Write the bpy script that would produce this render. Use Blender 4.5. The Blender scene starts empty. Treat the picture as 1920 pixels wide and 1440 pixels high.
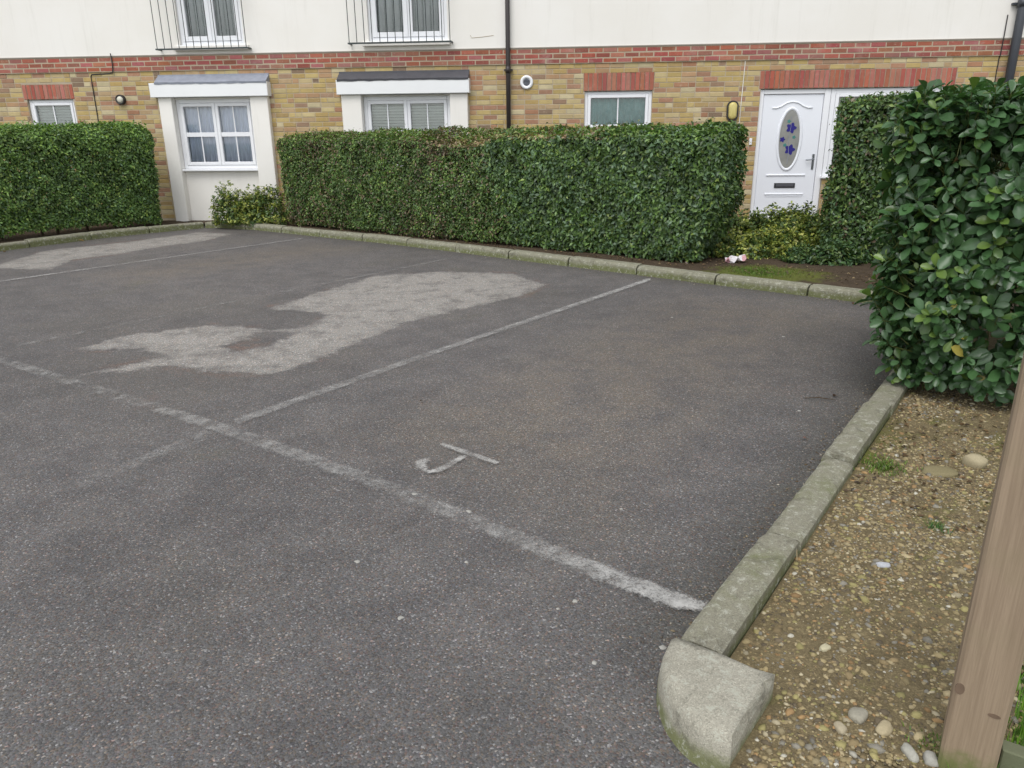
import bpy, math, random
import numpy as np
from mathutils import Vector, Matrix, Euler
R = math.radians
random.seed(7); rng = np.random.default_rng(11)
scene = bpy.context.scene
C = scene.collection

# ------------------------------------------------------------------ camera
CAM_H = 1.45
cd = bpy.data.cameras.new('camera'); cam = bpy.data.objects.new('camera', cd); C.objects.link(cam)
cd.sensor_width = 36.0; cd.lens = 26.25; cd.clip_end = 500; cd.clip_start = 0.05
cam.matrix_world = Matrix.Translation((0, 0, CAM_H)) @ Matrix.Rotation(R(90 - 18.5), 4, 'X') @ Matrix.Rotation(-0.0105, 4, 'Z')
scene.camera = cam
# ------------------------------------------------------------------ sky, sun, exposure (overcast)
SUN_EL, SUN_AZ = R(58), R(205)          # azimuth clockwise from +Y: behind the camera, a little to the left
w = bpy.data.worlds.new('World'); scene.world = w; w.use_nodes = True
nt = w.node_tree; nt.nodes.clear()
sky = nt.nodes.new('ShaderNodeTexSky'); sky.sky_type = 'NISHITA'; sky.sun_disc = False
sky.sun_elevation = SUN_EL; sky.sun_rotation = SUN_AZ; sky.air_density = 1.0; sky.dust_density = 1.0; sky.ozone_density = 1.0
hs = nt.nodes.new('ShaderNodeHueSaturation'); hs.inputs['Saturation'].default_value = 0.18
bg = nt.nodes.new('ShaderNodeBackground'); bg.inputs['Strength'].default_value = 0.14
out = nt.nodes.new('ShaderNodeOutputWorld')
nt.links.new(sky.outputs[0], hs.inputs['Color']); nt.links.new(hs.outputs[0], bg.inputs[0]); nt.links.new(bg.outputs[0], out.inputs[0])
sl = bpy.data.lights.new('sun', 'SUN'); sl.energy = 1.1; sl.angle = R(35); sl.color = (1.0, 0.98, 0.96)
sun = bpy.data.objects.new('sun', sl); C.objects.link(sun)
sd = Vector((math.sin(SUN_AZ) * math.cos(SUN_EL), math.cos(SUN_AZ) * math.cos(SUN_EL), math.sin(SUN_EL)))
sun.rotation_euler = sd.to_track_quat('Z', 'Y').to_euler()
vs = scene.view_settings
vs.view_transform = 'Standard'; vs.look = 'None'; vs.gamma = 1.0; vs.use_curve_mapping = False
vs.exposure = 0.72
scene.cycles.use_denoising = True

# ------------------------------------------------------------------ material helpers
class N:
    """small node-tree builder"""
    def __init__(s, name, rough=0.6, spec=0.4):
        s.m = bpy.data.materials.new(name); s.m.use_nodes = True
        s.t = s.m.node_tree; s.b = s.t.nodes['Principled BSDF']
        s.b.inputs['Roughness'].default_value = rough; s.b.inputs['Specular IOR Level'].default_value = spec
        s.o = s.t.nodes['Material Output']
    def n(s, typ, **kw):
        x = s.t.nodes.new('ShaderNode' + typ)
        for k, v in kw.items(): setattr(x, k, v)
        return x
    def link(s, a, b): s.t.links.new(a, b)
    def co(s, kind='Object'):
        return s.n('TexCoord').outputs[kind]
    def pos(s): return s.n('NewGeometry').outputs['Position']
    def set(s, sock, v):
        if isinstance(v, bpy.types.NodeSocket): s.link(v, sock)
        elif isinstance(v, (tuple, list)) and len(v) == 3 and sock.type == 'RGBA': sock.default_value = (*v, 1)
        else: sock.default_value = v
    def noise(s, co, scale, detail=3, rough=0.55, dist=0.0):
        x = s.n('TexNoise'); s.link(co, x.inputs['Vector']); x.inputs['Scale'].default_value = scale
        x.inputs['Detail'].default_value = detail; x.inputs['Roughness'].default_value = rough; x.inputs['Distortion'].default_value = dist
        return x.outputs['Fac']
    def voro(s, co, scale, out='Color', feature='F1', rnd=1.0):
        x = s.n('TexVoronoi', feature=feature); s.link(co, x.inputs['Vector']); x.inputs['Scale'].default_value = scale
        x.inputs['Randomness'].default_value = rnd
        return x.outputs[out]
    def ramp(s, fac, stops, interp='LINEAR'):
        x = s.n('ValToRGB'); s.link(fac, x.inputs[0]); r = x.color_ramp; r.interpolation = interp
        while len(r.elements) > 1: r.elements.remove(r.elements[-1])
        for i, (p, c) in enumerate(stops):
            e = r.elements[0] if i == 0 else r.elements.new(p)
            e.position = p
            e.color = (*c, 1) if isinstance(c, (tuple, list)) else (c, c, c, 1)
        return x.outputs[0]
    def mix(s, fac, a, b, mode='MIX'):
        x = s.n('Mix', data_type='RGBA', blend_type=mode)
        s.set(x.inputs[0], fac); s.set(x.inputs[6], a); s.set(x.inputs[7], b)
        return x.outputs[2]
    def math(s, op, a, b=0.0, clamp=False):
        x = s.n('Math', operation=op, use_clamp=clamp); s.set(x.inputs[0], a); s.set(x.inputs[1], b)
        return x.outputs[0]
    def attr(s, name, out='Color'):
        x = s.n('Attribute'); x.attribute_name = name; return x.outputs[out]
    def sep(s, v):
        x = s.n('SeparateXYZ'); s.link(v, x.inputs[0]); return x.outputs
    def smooth(s, v, lo, hi):
        x = s.n('MapRange', interpolation_type='SMOOTHSTEP'); s.set(x.inputs[0], v); x.inputs[1].default_value = lo; x.inputs[2].default_value = hi
        return x.outputs[0]
    def bump(s, h, strength=0.3, dist=0.01):
        x = s.n('Bump'); s.link(h, x.inputs['Height']); x.inputs['Strength'].default_value = strength; x.inputs['Distance'].default_value = dist
        s.link(x.outputs[0], s.b.inputs['Normal'])
    def col(s, v): s.set(s.b.inputs['Base Color'], v); return s
    def rgh(s, v): s.set(s.b.inputs['Roughness'], v); return s

def plain(name, col, rough=0.5, spec=0.4, var=0.08, scale=6.0, metal=0.0, bump=0.0):
    k = N(name, rough, spec); p = k.pos(); f = k.noise(p, scale, 4)
    k.col(k.mix(f, tuple(c * (1 - var) for c in col), tuple(min(1, c * (1 + var)) for c in col)))
    k.b.inputs['Metallic'].default_value = metal
    if bump: k.bump(k.noise(p, scale * 20, 3), bump, 0.002)
    return k.m

M = {}
def build_materials():
    # --- asphalt
    k = N('asphalt', 0.8, 0.35); p = k.pos()
    big = k.noise(p, 0.55, 4, 0.6); med = k.noise(p, 3.5, 5, 0.65)
    cell = k.voro(p, 185, 'Color'); cs = k.sep(cell)
    base = k.mix(k.smooth(med, 0.3, 0.7), (0.102, 0.1, 0.1), (0.138, 0.134, 0.131))
    base = k.mix(k.math('MULTIPLY', k.smooth(big, 0.45, 0.65), 0.55), base, (0.128, 0.123, 0.113))
    brown = k.attr('brown', 'Fac')
    base = k.mix(k.math('MULTIPLY', brown, k.smooth(med, 0.2, 0.75)), base, (0.15, 0.136, 0.117))
    wide = k.noise(p, 0.33, 3, 0.5, 0.4); base = k.mix(1.0, base, k.ramp(wide, [(0.3, 0.84), (0.5, 1.0), (0.7, 1.14)]), 'MULTIPLY')
    blot = k.math('MULTIPLY', k.smooth(k.noise(p, 2.4, 6, 0.72, 0.8), 0.57, 0.72), 0.3); base = k.mix(blot, base, (0.066, 0.064, 0.064))
    scuff = k.n('Mapping'); k.link(p, scuff.inputs[0]); scuff.inputs['Rotation'].default_value = (0, 0, R(36)); scuff.inputs['Scale'].default_value = (2.6, 0.22, 1)
    trk = k.math('MULTIPLY', k.smooth(k.noise(scuff.outputs[0], 1.0, 4, 0.6), 0.55, 0.7), 0.3); base = k.mix(trk, base, (0.145, 0.137, 0.13))
    damp = k.attr('damp', 'Fac')
    base = k.mix(k.math('MULTIPLY', damp, k.math('ADD', 0.35, med)), base, (0.058, 0.058, 0.048))
    # pale dry patches with a shape of their own
    pd = k.math('ADD', k.attr('patch', 'Fac'), k.math('MULTIPLY', k.math('SUBTRACT', k.noise(p, 7, 8, 0.78), 0.5), 0.34))
    pm = k.math('ADD', k.math('MULTIPLY', k.smooth(pd, -0.035, 0.035), 0.78), k.math('MULTIPLY', k.smooth(pd, -0.02, 0.3), 0.3))
    pm = k.math('MULTIPLY', pm, k.math('SUBTRACT', 1.12, k.math('MULTIPLY', k.smooth(k.noise(p, 4.5, 6, 0.75), 0.40, 0.68), 0.8)), clamp=True)
    base = k.mix(pm, base, (0.285, 0.28, 0.262))
    rim = k.math('MULTIPLY', k.math('SUBTRACT', 1.0, k.smooth(k.math('ABSOLUTE', k.math('ADD', pd, 0.06)), 0.0, 0.06)), k.smooth(k.noise(p, 1.3), 0.5, 0.62))
    base = k.mix(k.math('MULTIPLY', rim, 0.6), base, (0.17, 0.115, 0.092))
    green = k.math('MULTIPLY', k.smooth(k.noise(p, 1.1, 5, 0.7), 0.6, 0.75), 0.22)
    base = k.mix(green, base, (0.11, 0.115, 0.06))
    red = k.math('MULTIPLY', k.smooth(k.noise(p, 0.8, 5, 0.75, 0.5), 0.6, 0.75), 0.16)
    base = k.mix(red, base, (0.17, 0.11, 0.095))
    # aggregate: every stone its own tone, a few pale, tan or red
    tone = k.ramp(cs[0], [(0.0, 0.55), (0.45, 0.9), (0.84, 1.05), (0.95, 1.4), (1.0, 2.5)])
    base = k.mix(1.0, base, tone, 'MULTIPLY')
    tint = k.ramp(cs[1], [(0.0, (1, 1, 1)), (0.6, (1, 1, 1)), (0.78, (1.15, 1.0, 0.82)), (0.9, (1.2, 0.9, 0.82)), (1.0, (0.9, 0.96, 1.1))])
    base = k.mix(1.0, base, tint, 'MULTIPLY')
    k.col(base)
    d = k.voro(p, 185, 'Distance'); fine = k.noise(p, 400, 2)
    k.bump(k.math('ADD', k.math('MULTIPLY', d, -1.0), k.math('MULTIPLY', fine, 0.4)), 0.55, 0.003)
    k.rgh(k.math('ADD', 0.7, k.math('MULTIPLY', cs[2], 0.25)))
    M['asphalt'] = k.m
    # --- worn road paint: grains of paint left between bare stones
    def paint(name, gain, col=(0.6, 0.59, 0.56)):
        k = N(name, 0.8, 0.25); p = k.pos()
        cov = k.math('ADD', k.attr('keep', 'Fac'), k.math('MULTIPLY', k.math('SUBTRACT', k.noise(p, 9, 7, 0.8), 0.5), 2.1), clamp=True)
        fine = k.smooth(k.math('ADD', k.noise(p, 110, 3, 0.7), k.math('MULTIPLY', cov, 0.22)), 0.42, 0.68)
        edge = k.smooth(k.math('ADD', k.attr('edge', 'Fac'), k.math('MULTIPLY', k.math('SUBTRACT', k.noise(p, 38, 4, 0.75), 0.5), 1.3)), 0.1, 0.6)
        a = k.math('MULTIPLY', k.math('MULTIPLY', k.math('MULTIPLY', cov, gain), k.math('ADD', 0.35, k.math('MULTIPLY', fine, 0.65))), edge, clamp=True)
        k.col(k.mix(k.noise(p, 60), tuple(c * 0.75 for c in col), col))
        k.set(k.b.inputs['Alpha'], a); k.bump(k.noise(p, 300), 0.4, 0.002)
        return k.m
    M['paint'] = paint('worn_paint', 0.85)
    M['paint_letter'] = paint('letter_paint', 1.0)
    # --- soil with moss
    def soil(name, c1, c2, mossamt):
        k = N(name, 0.95, 0.2); p = k.pos()
        a = k.noise(p, 9, 8, 0.78); b = k.noise(p, 90, 4, 0.7)
        c = k.mix(k.smooth(a, 0.3, 0.7), c1, c2)
        c = k.mix(k.math('MULTIPLY', k.smooth(b, 0.5, 0.75), 0.6), c, tuple(x * 1.7 for x in c2))
        cl = k.sep(k.voro(p, 260, 'Color'))
        c = k.mix(1.0, c, k.ramp(cl[0], [(0, 0.85), (0.7, 1.0), (1, 1.25)]), 'MULTIPLY')
        ms = k.math('ADD', k.math('MULTIPLY', k.noise(p, 5, 6, 0.7), 0.8), k.attr('moss', 'Fac'))
        k.col(k.mix(k.math('MULTIPLY', k.smooth(ms, 0.62 - mossamt, 0.85 - mossamt), 0.8), c, k.mix(b, (0.075, 0.085, 0.018), (0.16, 0.19, 0.03))))
        k.bump(k.math('ADD', a, k.math('MULTIPLY', b, 0.5)), 0.8, 0.02)
        return k.m
    M['soil'] = soil('gravelly_soil', (0.125, 0.097, 0.053), (0.215, 0.172, 0.095), 0.13)
    M['soil_dark'] = soil('bed_soil', (0.05, 0.036, 0.024), (0.09, 0.065, 0.042), 0.0)
    k = N('grass_ground', 0.9, 0.2); p = k.pos()
    k.col(k.mix(k.noise(p, 8, 5), (0.04, 0.075, 0.015), (0.09, 0.15, 0.03))); M['lawn'] = k.m
    # --- concrete kerb, algae
    def conc(name, c1, c2, alg, alc=(0.10, 0.115, 0.04)):
        k = N(name, 0.9, 0.25); p = k.pos(); z = k.sep(p)[2]
        a = k.noise(p, 5, 6, 0.7); b = k.noise(p, 60, 5, 0.75)
        c = k.mix(a, c1, c2)
        cl = k.sep(k.voro(p, 330, 'Color'))
        c = k.mix(1.0, c, k.ramp(cl[0], [(0, 0.72), (0.3, 0.94), (0.75, 1.03), (0.94, 1.18), (1, 1.4)]), 'MULTIPLY')
        low = k.math('MULTIPLY', k.math('SUBTRACT', 1.0, k.smooth(z, -0.01, 0.10)), 0.42)
        g = k.smooth(k.math('ADD', k.math('ADD', k.math('MULTIPLY', a, 0.6), k.math('MULTIPLY', b, 0.35)), low), 0.72 - alg, 0.98 - alg)
        c = k.mix(k.math('MULTIPLY', g, 0.85), c, alc)
        c = k.mix(k.math('MULTIPLY', k.smooth(k.noise(p, 30, 6, 0.85), 0.52, 0.62), 0.8), c, (0.42, 0.42, 0.35))
        c = k.mix(k.math('MULTIPLY', k.smooth(k.noise(p, 9, 7, 0.8, 0.6), 0.52, 0.66), 0.6), c, (0.085, 0.08, 0.058))
        k.col(c); k.bump(k.math('ADD', b, k.math('MULTIPLY', cl[0], 0.3)), 0.5, 0.006)
        return k.m
    M['kerb'] = conc('kerb_concrete', (0.19, 0.18, 0.135), (0.3, 0.285, 0.22), 0.30, (0.125, 0.14, 0.05))
    M['kerb_back'] = conc('mossy_kerb_concrete', (0.19, 0.185, 0.13), (0.28, 0.27, 0.2), 0.17, (0.125, 0.14, 0.05))
    M['quadrant'] = conc('pale_concrete', (0.25, 0.235, 0.185), (0.43, 0.41, 0.34), 0.2, (0.15, 0.165, 0.06))
    # --- brick: colour comes from the mesh
    k = N('brick', 0.88, 0.25); p = k.pos(); c = k.attr('Col')
    c = k.mix(k.noise(p, 9, 5, 0.7), k.mix(1, c, (0.72, 0.70, 0.70), 'MULTIPLY'), k.mix(1, c, (1.22, 1.2, 1.18), 'MULTIPLY'))
    c = k.mix(k.math('MULTIPLY', k.smooth(k.noise(p, 26, 5, 0.75), 0.55, 0.7), 0.4), c, (0.5, 0.42, 0.32))
    c = k.mix(k.math('MULTIPLY', k.smooth(k.noise(p, 2.2, 5, 0.7), 0.56, 0.72), 0.3), c, (0.48, 0.42, 0.36))
    k.col(c); k.bump(k.noise(p, 70, 4, 0.7), 0.5, 0.006); M['brick'] = k.m
    k = N('mortar', 0.95, 0.2); p = k.pos(); k.col(k.mix(k.noise(p, 10, 5), (0.36, 0.30, 0.21), (0.48, 0.41, 0.31))); k.bump(k.noise(p, 120), 0.4, 0.004); M['mortar'] = k.m
    # --- painted render
    k = N('cream_render', 0.85, 0.3); p = k.pos()
    c = k.mix(k.smooth(k.noise(p, 0.7, 5, 0.6), 0.35, 0.7), (0.785, 0.76, 0.705), (0.82, 0.80, 0.755))
    st = k.n('Mapping'); k.link(p, st.inputs[0]); st.inputs['Scale'].default_value = (6, 6, 0.5)
    c = k.mix(k.math('MULTIPLY', k.smooth(k.noise(st.outputs[0], 1.0, 5, 0.7), 0.52, 0.75), 0.3), c, (0.6, 0.58, 0.52))
    k.col(c); k.bump(k.noise(p, 90, 4), 0.25, 0.003); M['render'] = k.m
    M['bead'] = plain('grey_bead', (0.3, 0.27, 0.23), 0.8, 0.3, 0.2, 5)
    M['pvc'] = plain('white_plastic', (0.8, 0.81, 0.83), 0.35, 0.5, 0.03, 3)
    M['fascia'] = plain('white_fascia', (0.79, 0.8, 0.8), 0.45, 0.4, 0.04, 4)
    M['door'] = plain('door_white', (0.78, 0.8, 0.84), 0.4, 0.45, 0.02, 3)
    M['lead_dark'] = plain('dark_lead', (0.075, 0.075, 0.085), 0.6, 0.4, 0.25, 8, 0, 0.4)
    M['lead_pale'] = plain('pale_lead', (0.26, 0.28, 0.33), 0.6, 0.4, 0.3, 9, 0, 0.4)
    M['black'] = plain('black_plastic', (0.022, 0.02, 0.02), 0.45, 0.5, 0.2)
    M['pipe_brown'] = plain('dark_brown_plastic', (0.035, 0.028, 0.026), 0.45, 0.5, 0.2)
    M['pipe_grey'] = plain('dark_grey_plastic', (0.045, 0.05, 0.06), 0.45, 0.5, 0.2)
    M['iron'] = plain('painted_iron', (0.03, 0.042, 0.042), 0.5, 0.5, 0.2, 20)
    M['chrome'] = plain('brushed_metal', (0.3, 0.32, 0.34), 0.3, 0.5, 0.1, 30, 1.0)
    M['lens'] = plain('yellowed_lens', (0.56, 0.48, 0.17), 0.35, 0.5, 0.08, 12)
    M['cream_plastic'] = plain('cream_plastic', (0.62, 0.6, 0.5), 0.4, 0.5, 0.06)
    M['dark_gap'] = plain('dark_gap', (0.03, 0.03, 0.032), 0.8)
    M['interior'] = plain('dim_room', (0.12, 0.12, 0.12), 0.9)
    M['frost'] = plain('frosted_glass', (0.27, 0.27, 0.25), 0.2, 0.6, 0.35, 7)
    M['blue'] = plain('blue_stained_glass', (0.035, 0.03, 0.2), 0.2, 0.6, 0.2, 20)
    M['teal_leaf'] = plain('green_stained_glass', (0.07, 0.22, 0.2), 0.2, 0.6, 0.2, 20)
    M['white_cable'] = plain('white_cable', (0.7, 0.68, 0.62), 0.5)
    M['roof'] = plain('roof_tile', (0.10, 0.06, 0.05), 0.8, 0.3, 0.3, 4)
    # glass: clear pane with a mirror of the sky
    k = N('window_glass', 0.03, 0.5)
    fr = k.n('Fresnel'); fr.inputs[0].default_value = 1.5; tr = k.n('BsdfTransparent'); tr.inputs[0].default_value = (0.97, 0.985, 0.985, 1)
    gl = k.n('BsdfGlossy'); gl.inputs['Roughness'].default_value = 0.02; mx = k.n('MixShader')
    k.link(k.math('ADD', k.math('MULTIPLY', fr.outputs[0], 1.0), 0.01), mx.inputs[0]); k.link(tr.outputs[0], mx.inputs[1]); k.link(gl.outputs[0], mx.inputs[2]); k.link(mx.outputs[0], k.o.inputs[0])
    M['glass'] = k.m
    def cloth(name, c1, c2, sc=5):
        k = N(name, 0.9, 0.2); p = k.pos(); k.col(k.mix(k.noise(p, sc, 4, 0.6, 0.6), c1, c2)); M[name] = k.m
    cloth('curtain_blue', (0.54, 0.6, 0.76), (0.72, 0.77, 0.88)); cloth('blind_grey', (0.7, 0.74, 0.7), (0.8, 0.84, 0.79), 2)
    cloth('curtain_teal', (0.05, 0.22, 0.22), (0.34, 0.56, 0.54), 7); cloth('blind_pale', (0.62, 0.68, 0.65), (0.72, 0.78, 0.75), 2)
    cloth('curtain_grey', (0.36, 0.39, 0.38), (0.6, 0.63, 0.6), 4); cloth('curtain_brown', (0.34, 0.33, 0.28), (0.5, 0.5, 0.42), 6)
    # foliage: colour from the mesh
    def leaf(name, rough, trans):
        k = N(name, rough, 0.45); p = k.pos(); c = k.attr('Col')
        k.col(k.mix(k.noise(p, 60, 2), k.mix(1, c, (0.8, 0.8, 0.8), 'MULTIPLY'), k.mix(1, c, (1.2, 1.2, 1.2), 'MULTIPLY')))
        tl = k.n('BsdfTranslucent'); k.link(k.mix(1, c, (1.3, 1.5, 0.7), 'MULTIPLY'), tl.inputs[0])
        mx = k.n('MixShader'); mx.inputs[0].default_value = trans
        k.link(k.b.outputs[0], mx.inputs[1]); k.link(tl.outputs[0], mx.inputs[2]); k.link(mx.outputs[0], k.o.inputs[0])
        M[name] = k.m
    leaf('leaf_small', 0.40, 0.2); leaf('leaf_gloss', 0.30, 0.2); leaf('grass_blade', 0.55, 0.25)
    k = N('stone_grain', 0.8, 0.35); p = k.pos(); c = k.attr('Col')
    k.col(k.mix(k.noise(p, 160, 3), k.mix(1, c, (0.75, 0.75, 0.75), 'MULTIPLY'), k.mix(1, c, (1.2, 1.2, 1.2), 'MULTIPLY'))); k.bump(k.noise(p, 200, 3), 0.4, 0.003); M['stone'] = k.m
    M['twig'] = plain('twig_bark', (0.07, 0.05, 0.032), 0.9, 0.2, 0.3, 20)
    # post timber
    k = N('post_timber', 0.85, 0.25); p = k.co('Object')
    mp = k.n('Mapping'); k.link(p, mp.inputs[0]); mp.inputs['Scale'].default_value = (30, 30, 1.2)
    g = k.noise(mp.outputs[0], 2.2, 6, 0.7, 1.2)
    mp2 = k.n('Mapping'); k.link(p, mp2.inputs[0]); mp2.inputs['Scale'].default_value = (160, 160, 4)
    g2 = k.noise(mp2.outputs[0], 1.5, 3, 0.6)
    c = k.mix(k.smooth(g, 0.3, 0.7), (0.25, 0.188, 0.128), (0.32, 0.245, 0.17))
    c = k.mix(k.math('MULTIPLY', k.smooth(g2, 0.4, 0.7), 0.3), c, (0.19, 0.135, 0.092))
    zz = k.sep(p)[2]
    gm = k.math('MULTIPLY', k.smooth(k.math('ADD', k.math('MULTIPLY', k.noise(p, 25, 4, 0.7), 0.12), k.math('MULTIPLY', zz, -1.0)), -0.04, 0.03), 0.8)
    c = k.mix(gm, c, (0.12, 0.15, 0.04))
    sat = k.math('MULTIPLY', k.smooth(k.noise(p, 6, 3), 0.5, 0.7), 0.3)
    c = k.mix(sat, c, (0.24, 0.2, 0.12))
    k.col(c); k.bump(k.math('ADD', g, k.math('MULTIPLY', g2, 0.5)), 0.35, 0.004); M['post'] = k.m
    M['knot'] = plain('timber_knot', (0.155, 0.108, 0.075), 0.8, 0.2, 0.25, 60)
    M['board'] = plain('green_tinted_board', (0.13, 0.14, 0.085), 0.85, 0.2, 0.25, 14, 0, 0.4)
    M['litter_white'] = plain('crumpled_wrapper', (0.75, 0.72, 0.74), 0.4, 0.5, 0.06, 30)
    M['litter_pink'] = plain('pink_wrapper_print', (0.6, 0.33, 0.36), 0.4, 0.5, 0.1, 30)
    M['straw'] = plain('dry_straw', (0.36, 0.29, 0.17), 0.8, 0.2, 0.2, 40)
    M['gum'] = plain('trodden_gum', (0.33, 0.32, 0.29), 0.8, 0.2, 0.2, 60)
build_materials()

# ------------------------------------------------------------------ object helpers
def obj(name, me, mat=None, parent=None):
    o = bpy.data.objects.new(name, me); C.objects.link(o)
    if mat and me and not me.materials: me.materials.append(M[mat])
    if parent: o.parent = parent
    return o
def tag(o, label, cat, group=None):
    o['label'] = label; o['category'] = cat
    if group: o['group'] = group
    return o
def empty(name, loc=(0, 0, 0), rz=0.0, parent=None):
    o = bpy.data.objects.new(name, None); C.objects.link(o); o.location = loc; o.rotation_euler = (0, 0, rz)
    if parent: o.parent = parent
    return o
def mesh(name, v, f, smooth=False):
    me = bpy.data.meshes.new(name); me.from_pydata([tuple(map(float, p)) for p in v], [], [tuple(q) for q in f]); me.update()
    if smooth: me.polygons.foreach_set('use_smooth', [True] * len(me.polygons))
    return me
class MB:
    def __init__(s): s.v = []; s.f = []
    def box(s, x0, x1, y0, y1, z0, z1, bev=0.0):
        b = len(s.v)
        if bev <= 0:
            s.v += [(x0, y0, z0), (x1, y0, z0), (x1, y1, z0), (x0, y1, z0), (x0, y0, z1), (x1, y0, z1), (x1, y1, z1), (x0, y1, z1)]
            s.f += [tuple(b + i for i in q) for q in ((0, 3, 2, 1), (4, 5, 6, 7), (0, 1, 5, 4), (1, 2, 6, 5), (2, 3, 7, 6), (3, 0, 4, 7))]
        else:   # chamfer on the front (y0) edges
            s.v += [(x0, y1, z0), (x1, y1, z0), (x1, y1, z1), (x0, y1, z1), (x0, y0 + bev, z0), (x1, y0 + bev, z0), (x1, y0 + bev, z1), (x0, y0 + bev, z1),
                    (x0 + bev, y0, z0 + bev), (x1 - bev, y0, z0 + bev), (x1 - bev, y0, z1 - bev), (x0 + bev, y0, z1 - bev)]
            s.f += [tuple(b + i for i in q) for q in ((8, 9, 10, 11), (4, 5, 9, 8), (5, 6, 10, 9), (6, 7, 11, 10), (7, 4, 8, 11),
                                                      (0, 1, 5, 4), (1, 2, 6, 5), (2, 3, 7, 6), (3, 0, 4, 7), (0, 3, 2, 1))]
        return s
    def tube(s, pts, r, n=8, cap=True):
        pts = [Vector(p) for p in pts]; b = len(s.v); rr = r if isinstance(r, (list, tuple)) else [r] * len(pts)
        for i, p in enumerate(pts):
            d = (pts[min(i + 1, len(pts) - 1)] - pts[max(i - 1, 0)]).normalized()
            a = d.cross(Vector((0, 1, 0.01)) if abs(d.y) < 0.9 else Vector((1, 0, 0))).normalized(); c = d.cross(a)
            for j in range(n):
                t = 2 * math.pi * j / n; s.v.append(tuple(p + rr[i] * (math.cos(t) * a + math.sin(t) * c)))
        for i in range(len(pts) - 1):
            for j in range(n): s.f.append((b + i * n + j, b + i * n + (j + 1) % n, b + (i + 1) * n + (j + 1) % n, b + (i + 1) * n + j))
        if cap: s.f.append(tuple(b + j for j in range(n))[::-1]); s.f.append(tuple(b + (len(pts) - 1) * n + j for j in range(n)))
        return s
    def prism_y(s, poly, y0, y1):      # polygon in x,z pushed along y (y0 = front)
        b = len(s.v); n = len(poly)
        s.v += [(x, y0, z) for x, z in poly] + [(x, y1, z) for x, z in poly]
        s.f += [tuple(b + i for i in range(n)), tuple(b + n + i for i in range(n))[::-1]] + [(b + i, b + n + i, b + n + (i + 1) % n, b + (i + 1) % n) for i in range(n)]
        return s
    def prism_z(s, poly, z0, z1):
        b = len(s.v); n = len(poly)
        s.v += [(x, y, z0) for x, y in poly] + [(x, y, z1) for x, y in poly]
        s.f += [tuple(b + i for i in range(n))[::-1], tuple(b + n + i for i in range(n))] + [(b + i, b + (i + 1) % n, b + n + (i + 1) % n, b + n + i) for i in range(n)]
        return s
    def ring_y(s, cx, cz, rx, rz, t, y0, y1, n=24):   # flat elliptic ring
        b = len(s.v)
        for i in range(n):
            a = 2 * math.pi * i / n; c, q = math.cos(a), math.sin(a)
            s.v += [(cx + rx * c, y1, cz + rz * q), (cx + rx * c, y0 + t * 0.3, cz + rz * q), (cx + (rx - t * 0.35) * c, y0, cz + (rz - t * 0.35) * q), (cx + (rx - t) * c, y0 + t * 0.3, cz + (rz - t) * q), (cx + (rx - t) * c, y1, cz + (rz - t) * q)]
        for i in range(n):
            j = (i + 1) % n
            for q in range(4): s.f.append((b + i * 5 + q, b + i * 5 + q + 1, b + j * 5 + q + 1, b + j * 5 + q))
        return s
    def me(s, name, smooth=False): return mesh(name, s.v, s.f, smooth)
    def build(s, name, mat, parent=None, smooth=False): return obj(name, s.me(name, smooth), mat, parent)
def ell(cx, cz, rx, rz, n=24): return [(cx + rx * math.cos(2 * math.pi * i / n), cz + rz * math.sin(2 * math.pi * i / n)) for i in range(n)]
def np_mesh(name, V, F, col=None, mat=None, smooth=False):
    """V (n,3), F (m,k) of equal-sided faces, col (n,3) per vertex"""
    me = bpy.data.meshes.new(name); n, (m, k) = len(V), F.shape
    me.vertices.add(n); me.vertices.foreach_set('co', np.asarray(V, np.float32).ravel())
    me.loops.add(m * k); me.loops.foreach_set('vertex_index', F.astype(np.int32).ravel())
    me.polygons.add(m); me.polygons.foreach_set('loop_start', np.arange(0, m * k, k, dtype=np.int32))
    if smooth: me.polygons.foreach_set('use_smooth', np.ones(m, bool))
    me.update(calc_edges=True)
    if col is not None:
        a = me.color_attributes.new('Col', 'FLOAT_COLOR', 'POINT')
        a.data.foreach_set('color', np.c_[col, np.ones(n)].astype(np.float32).ravel())
    if mat: me.materials.append(M[mat])
    return me
def struct(o): o['kind'] = 'structure'; return o
def col_attr(me, c):
    a = me.color_attributes.new('Col', 'FLOAT_COLOR', 'POINT')
    a.data.foreach_set('color', np.tile(np.array([*c, 1], np.float32), (len(me.vertices), 1)).ravel())

# site directions: A runs along the bay dividers into the site, B along the kerb line to the right
A = Vector((0.588, 0.809, 0)); B = Vector((0.797, -0.604, 0))

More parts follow.
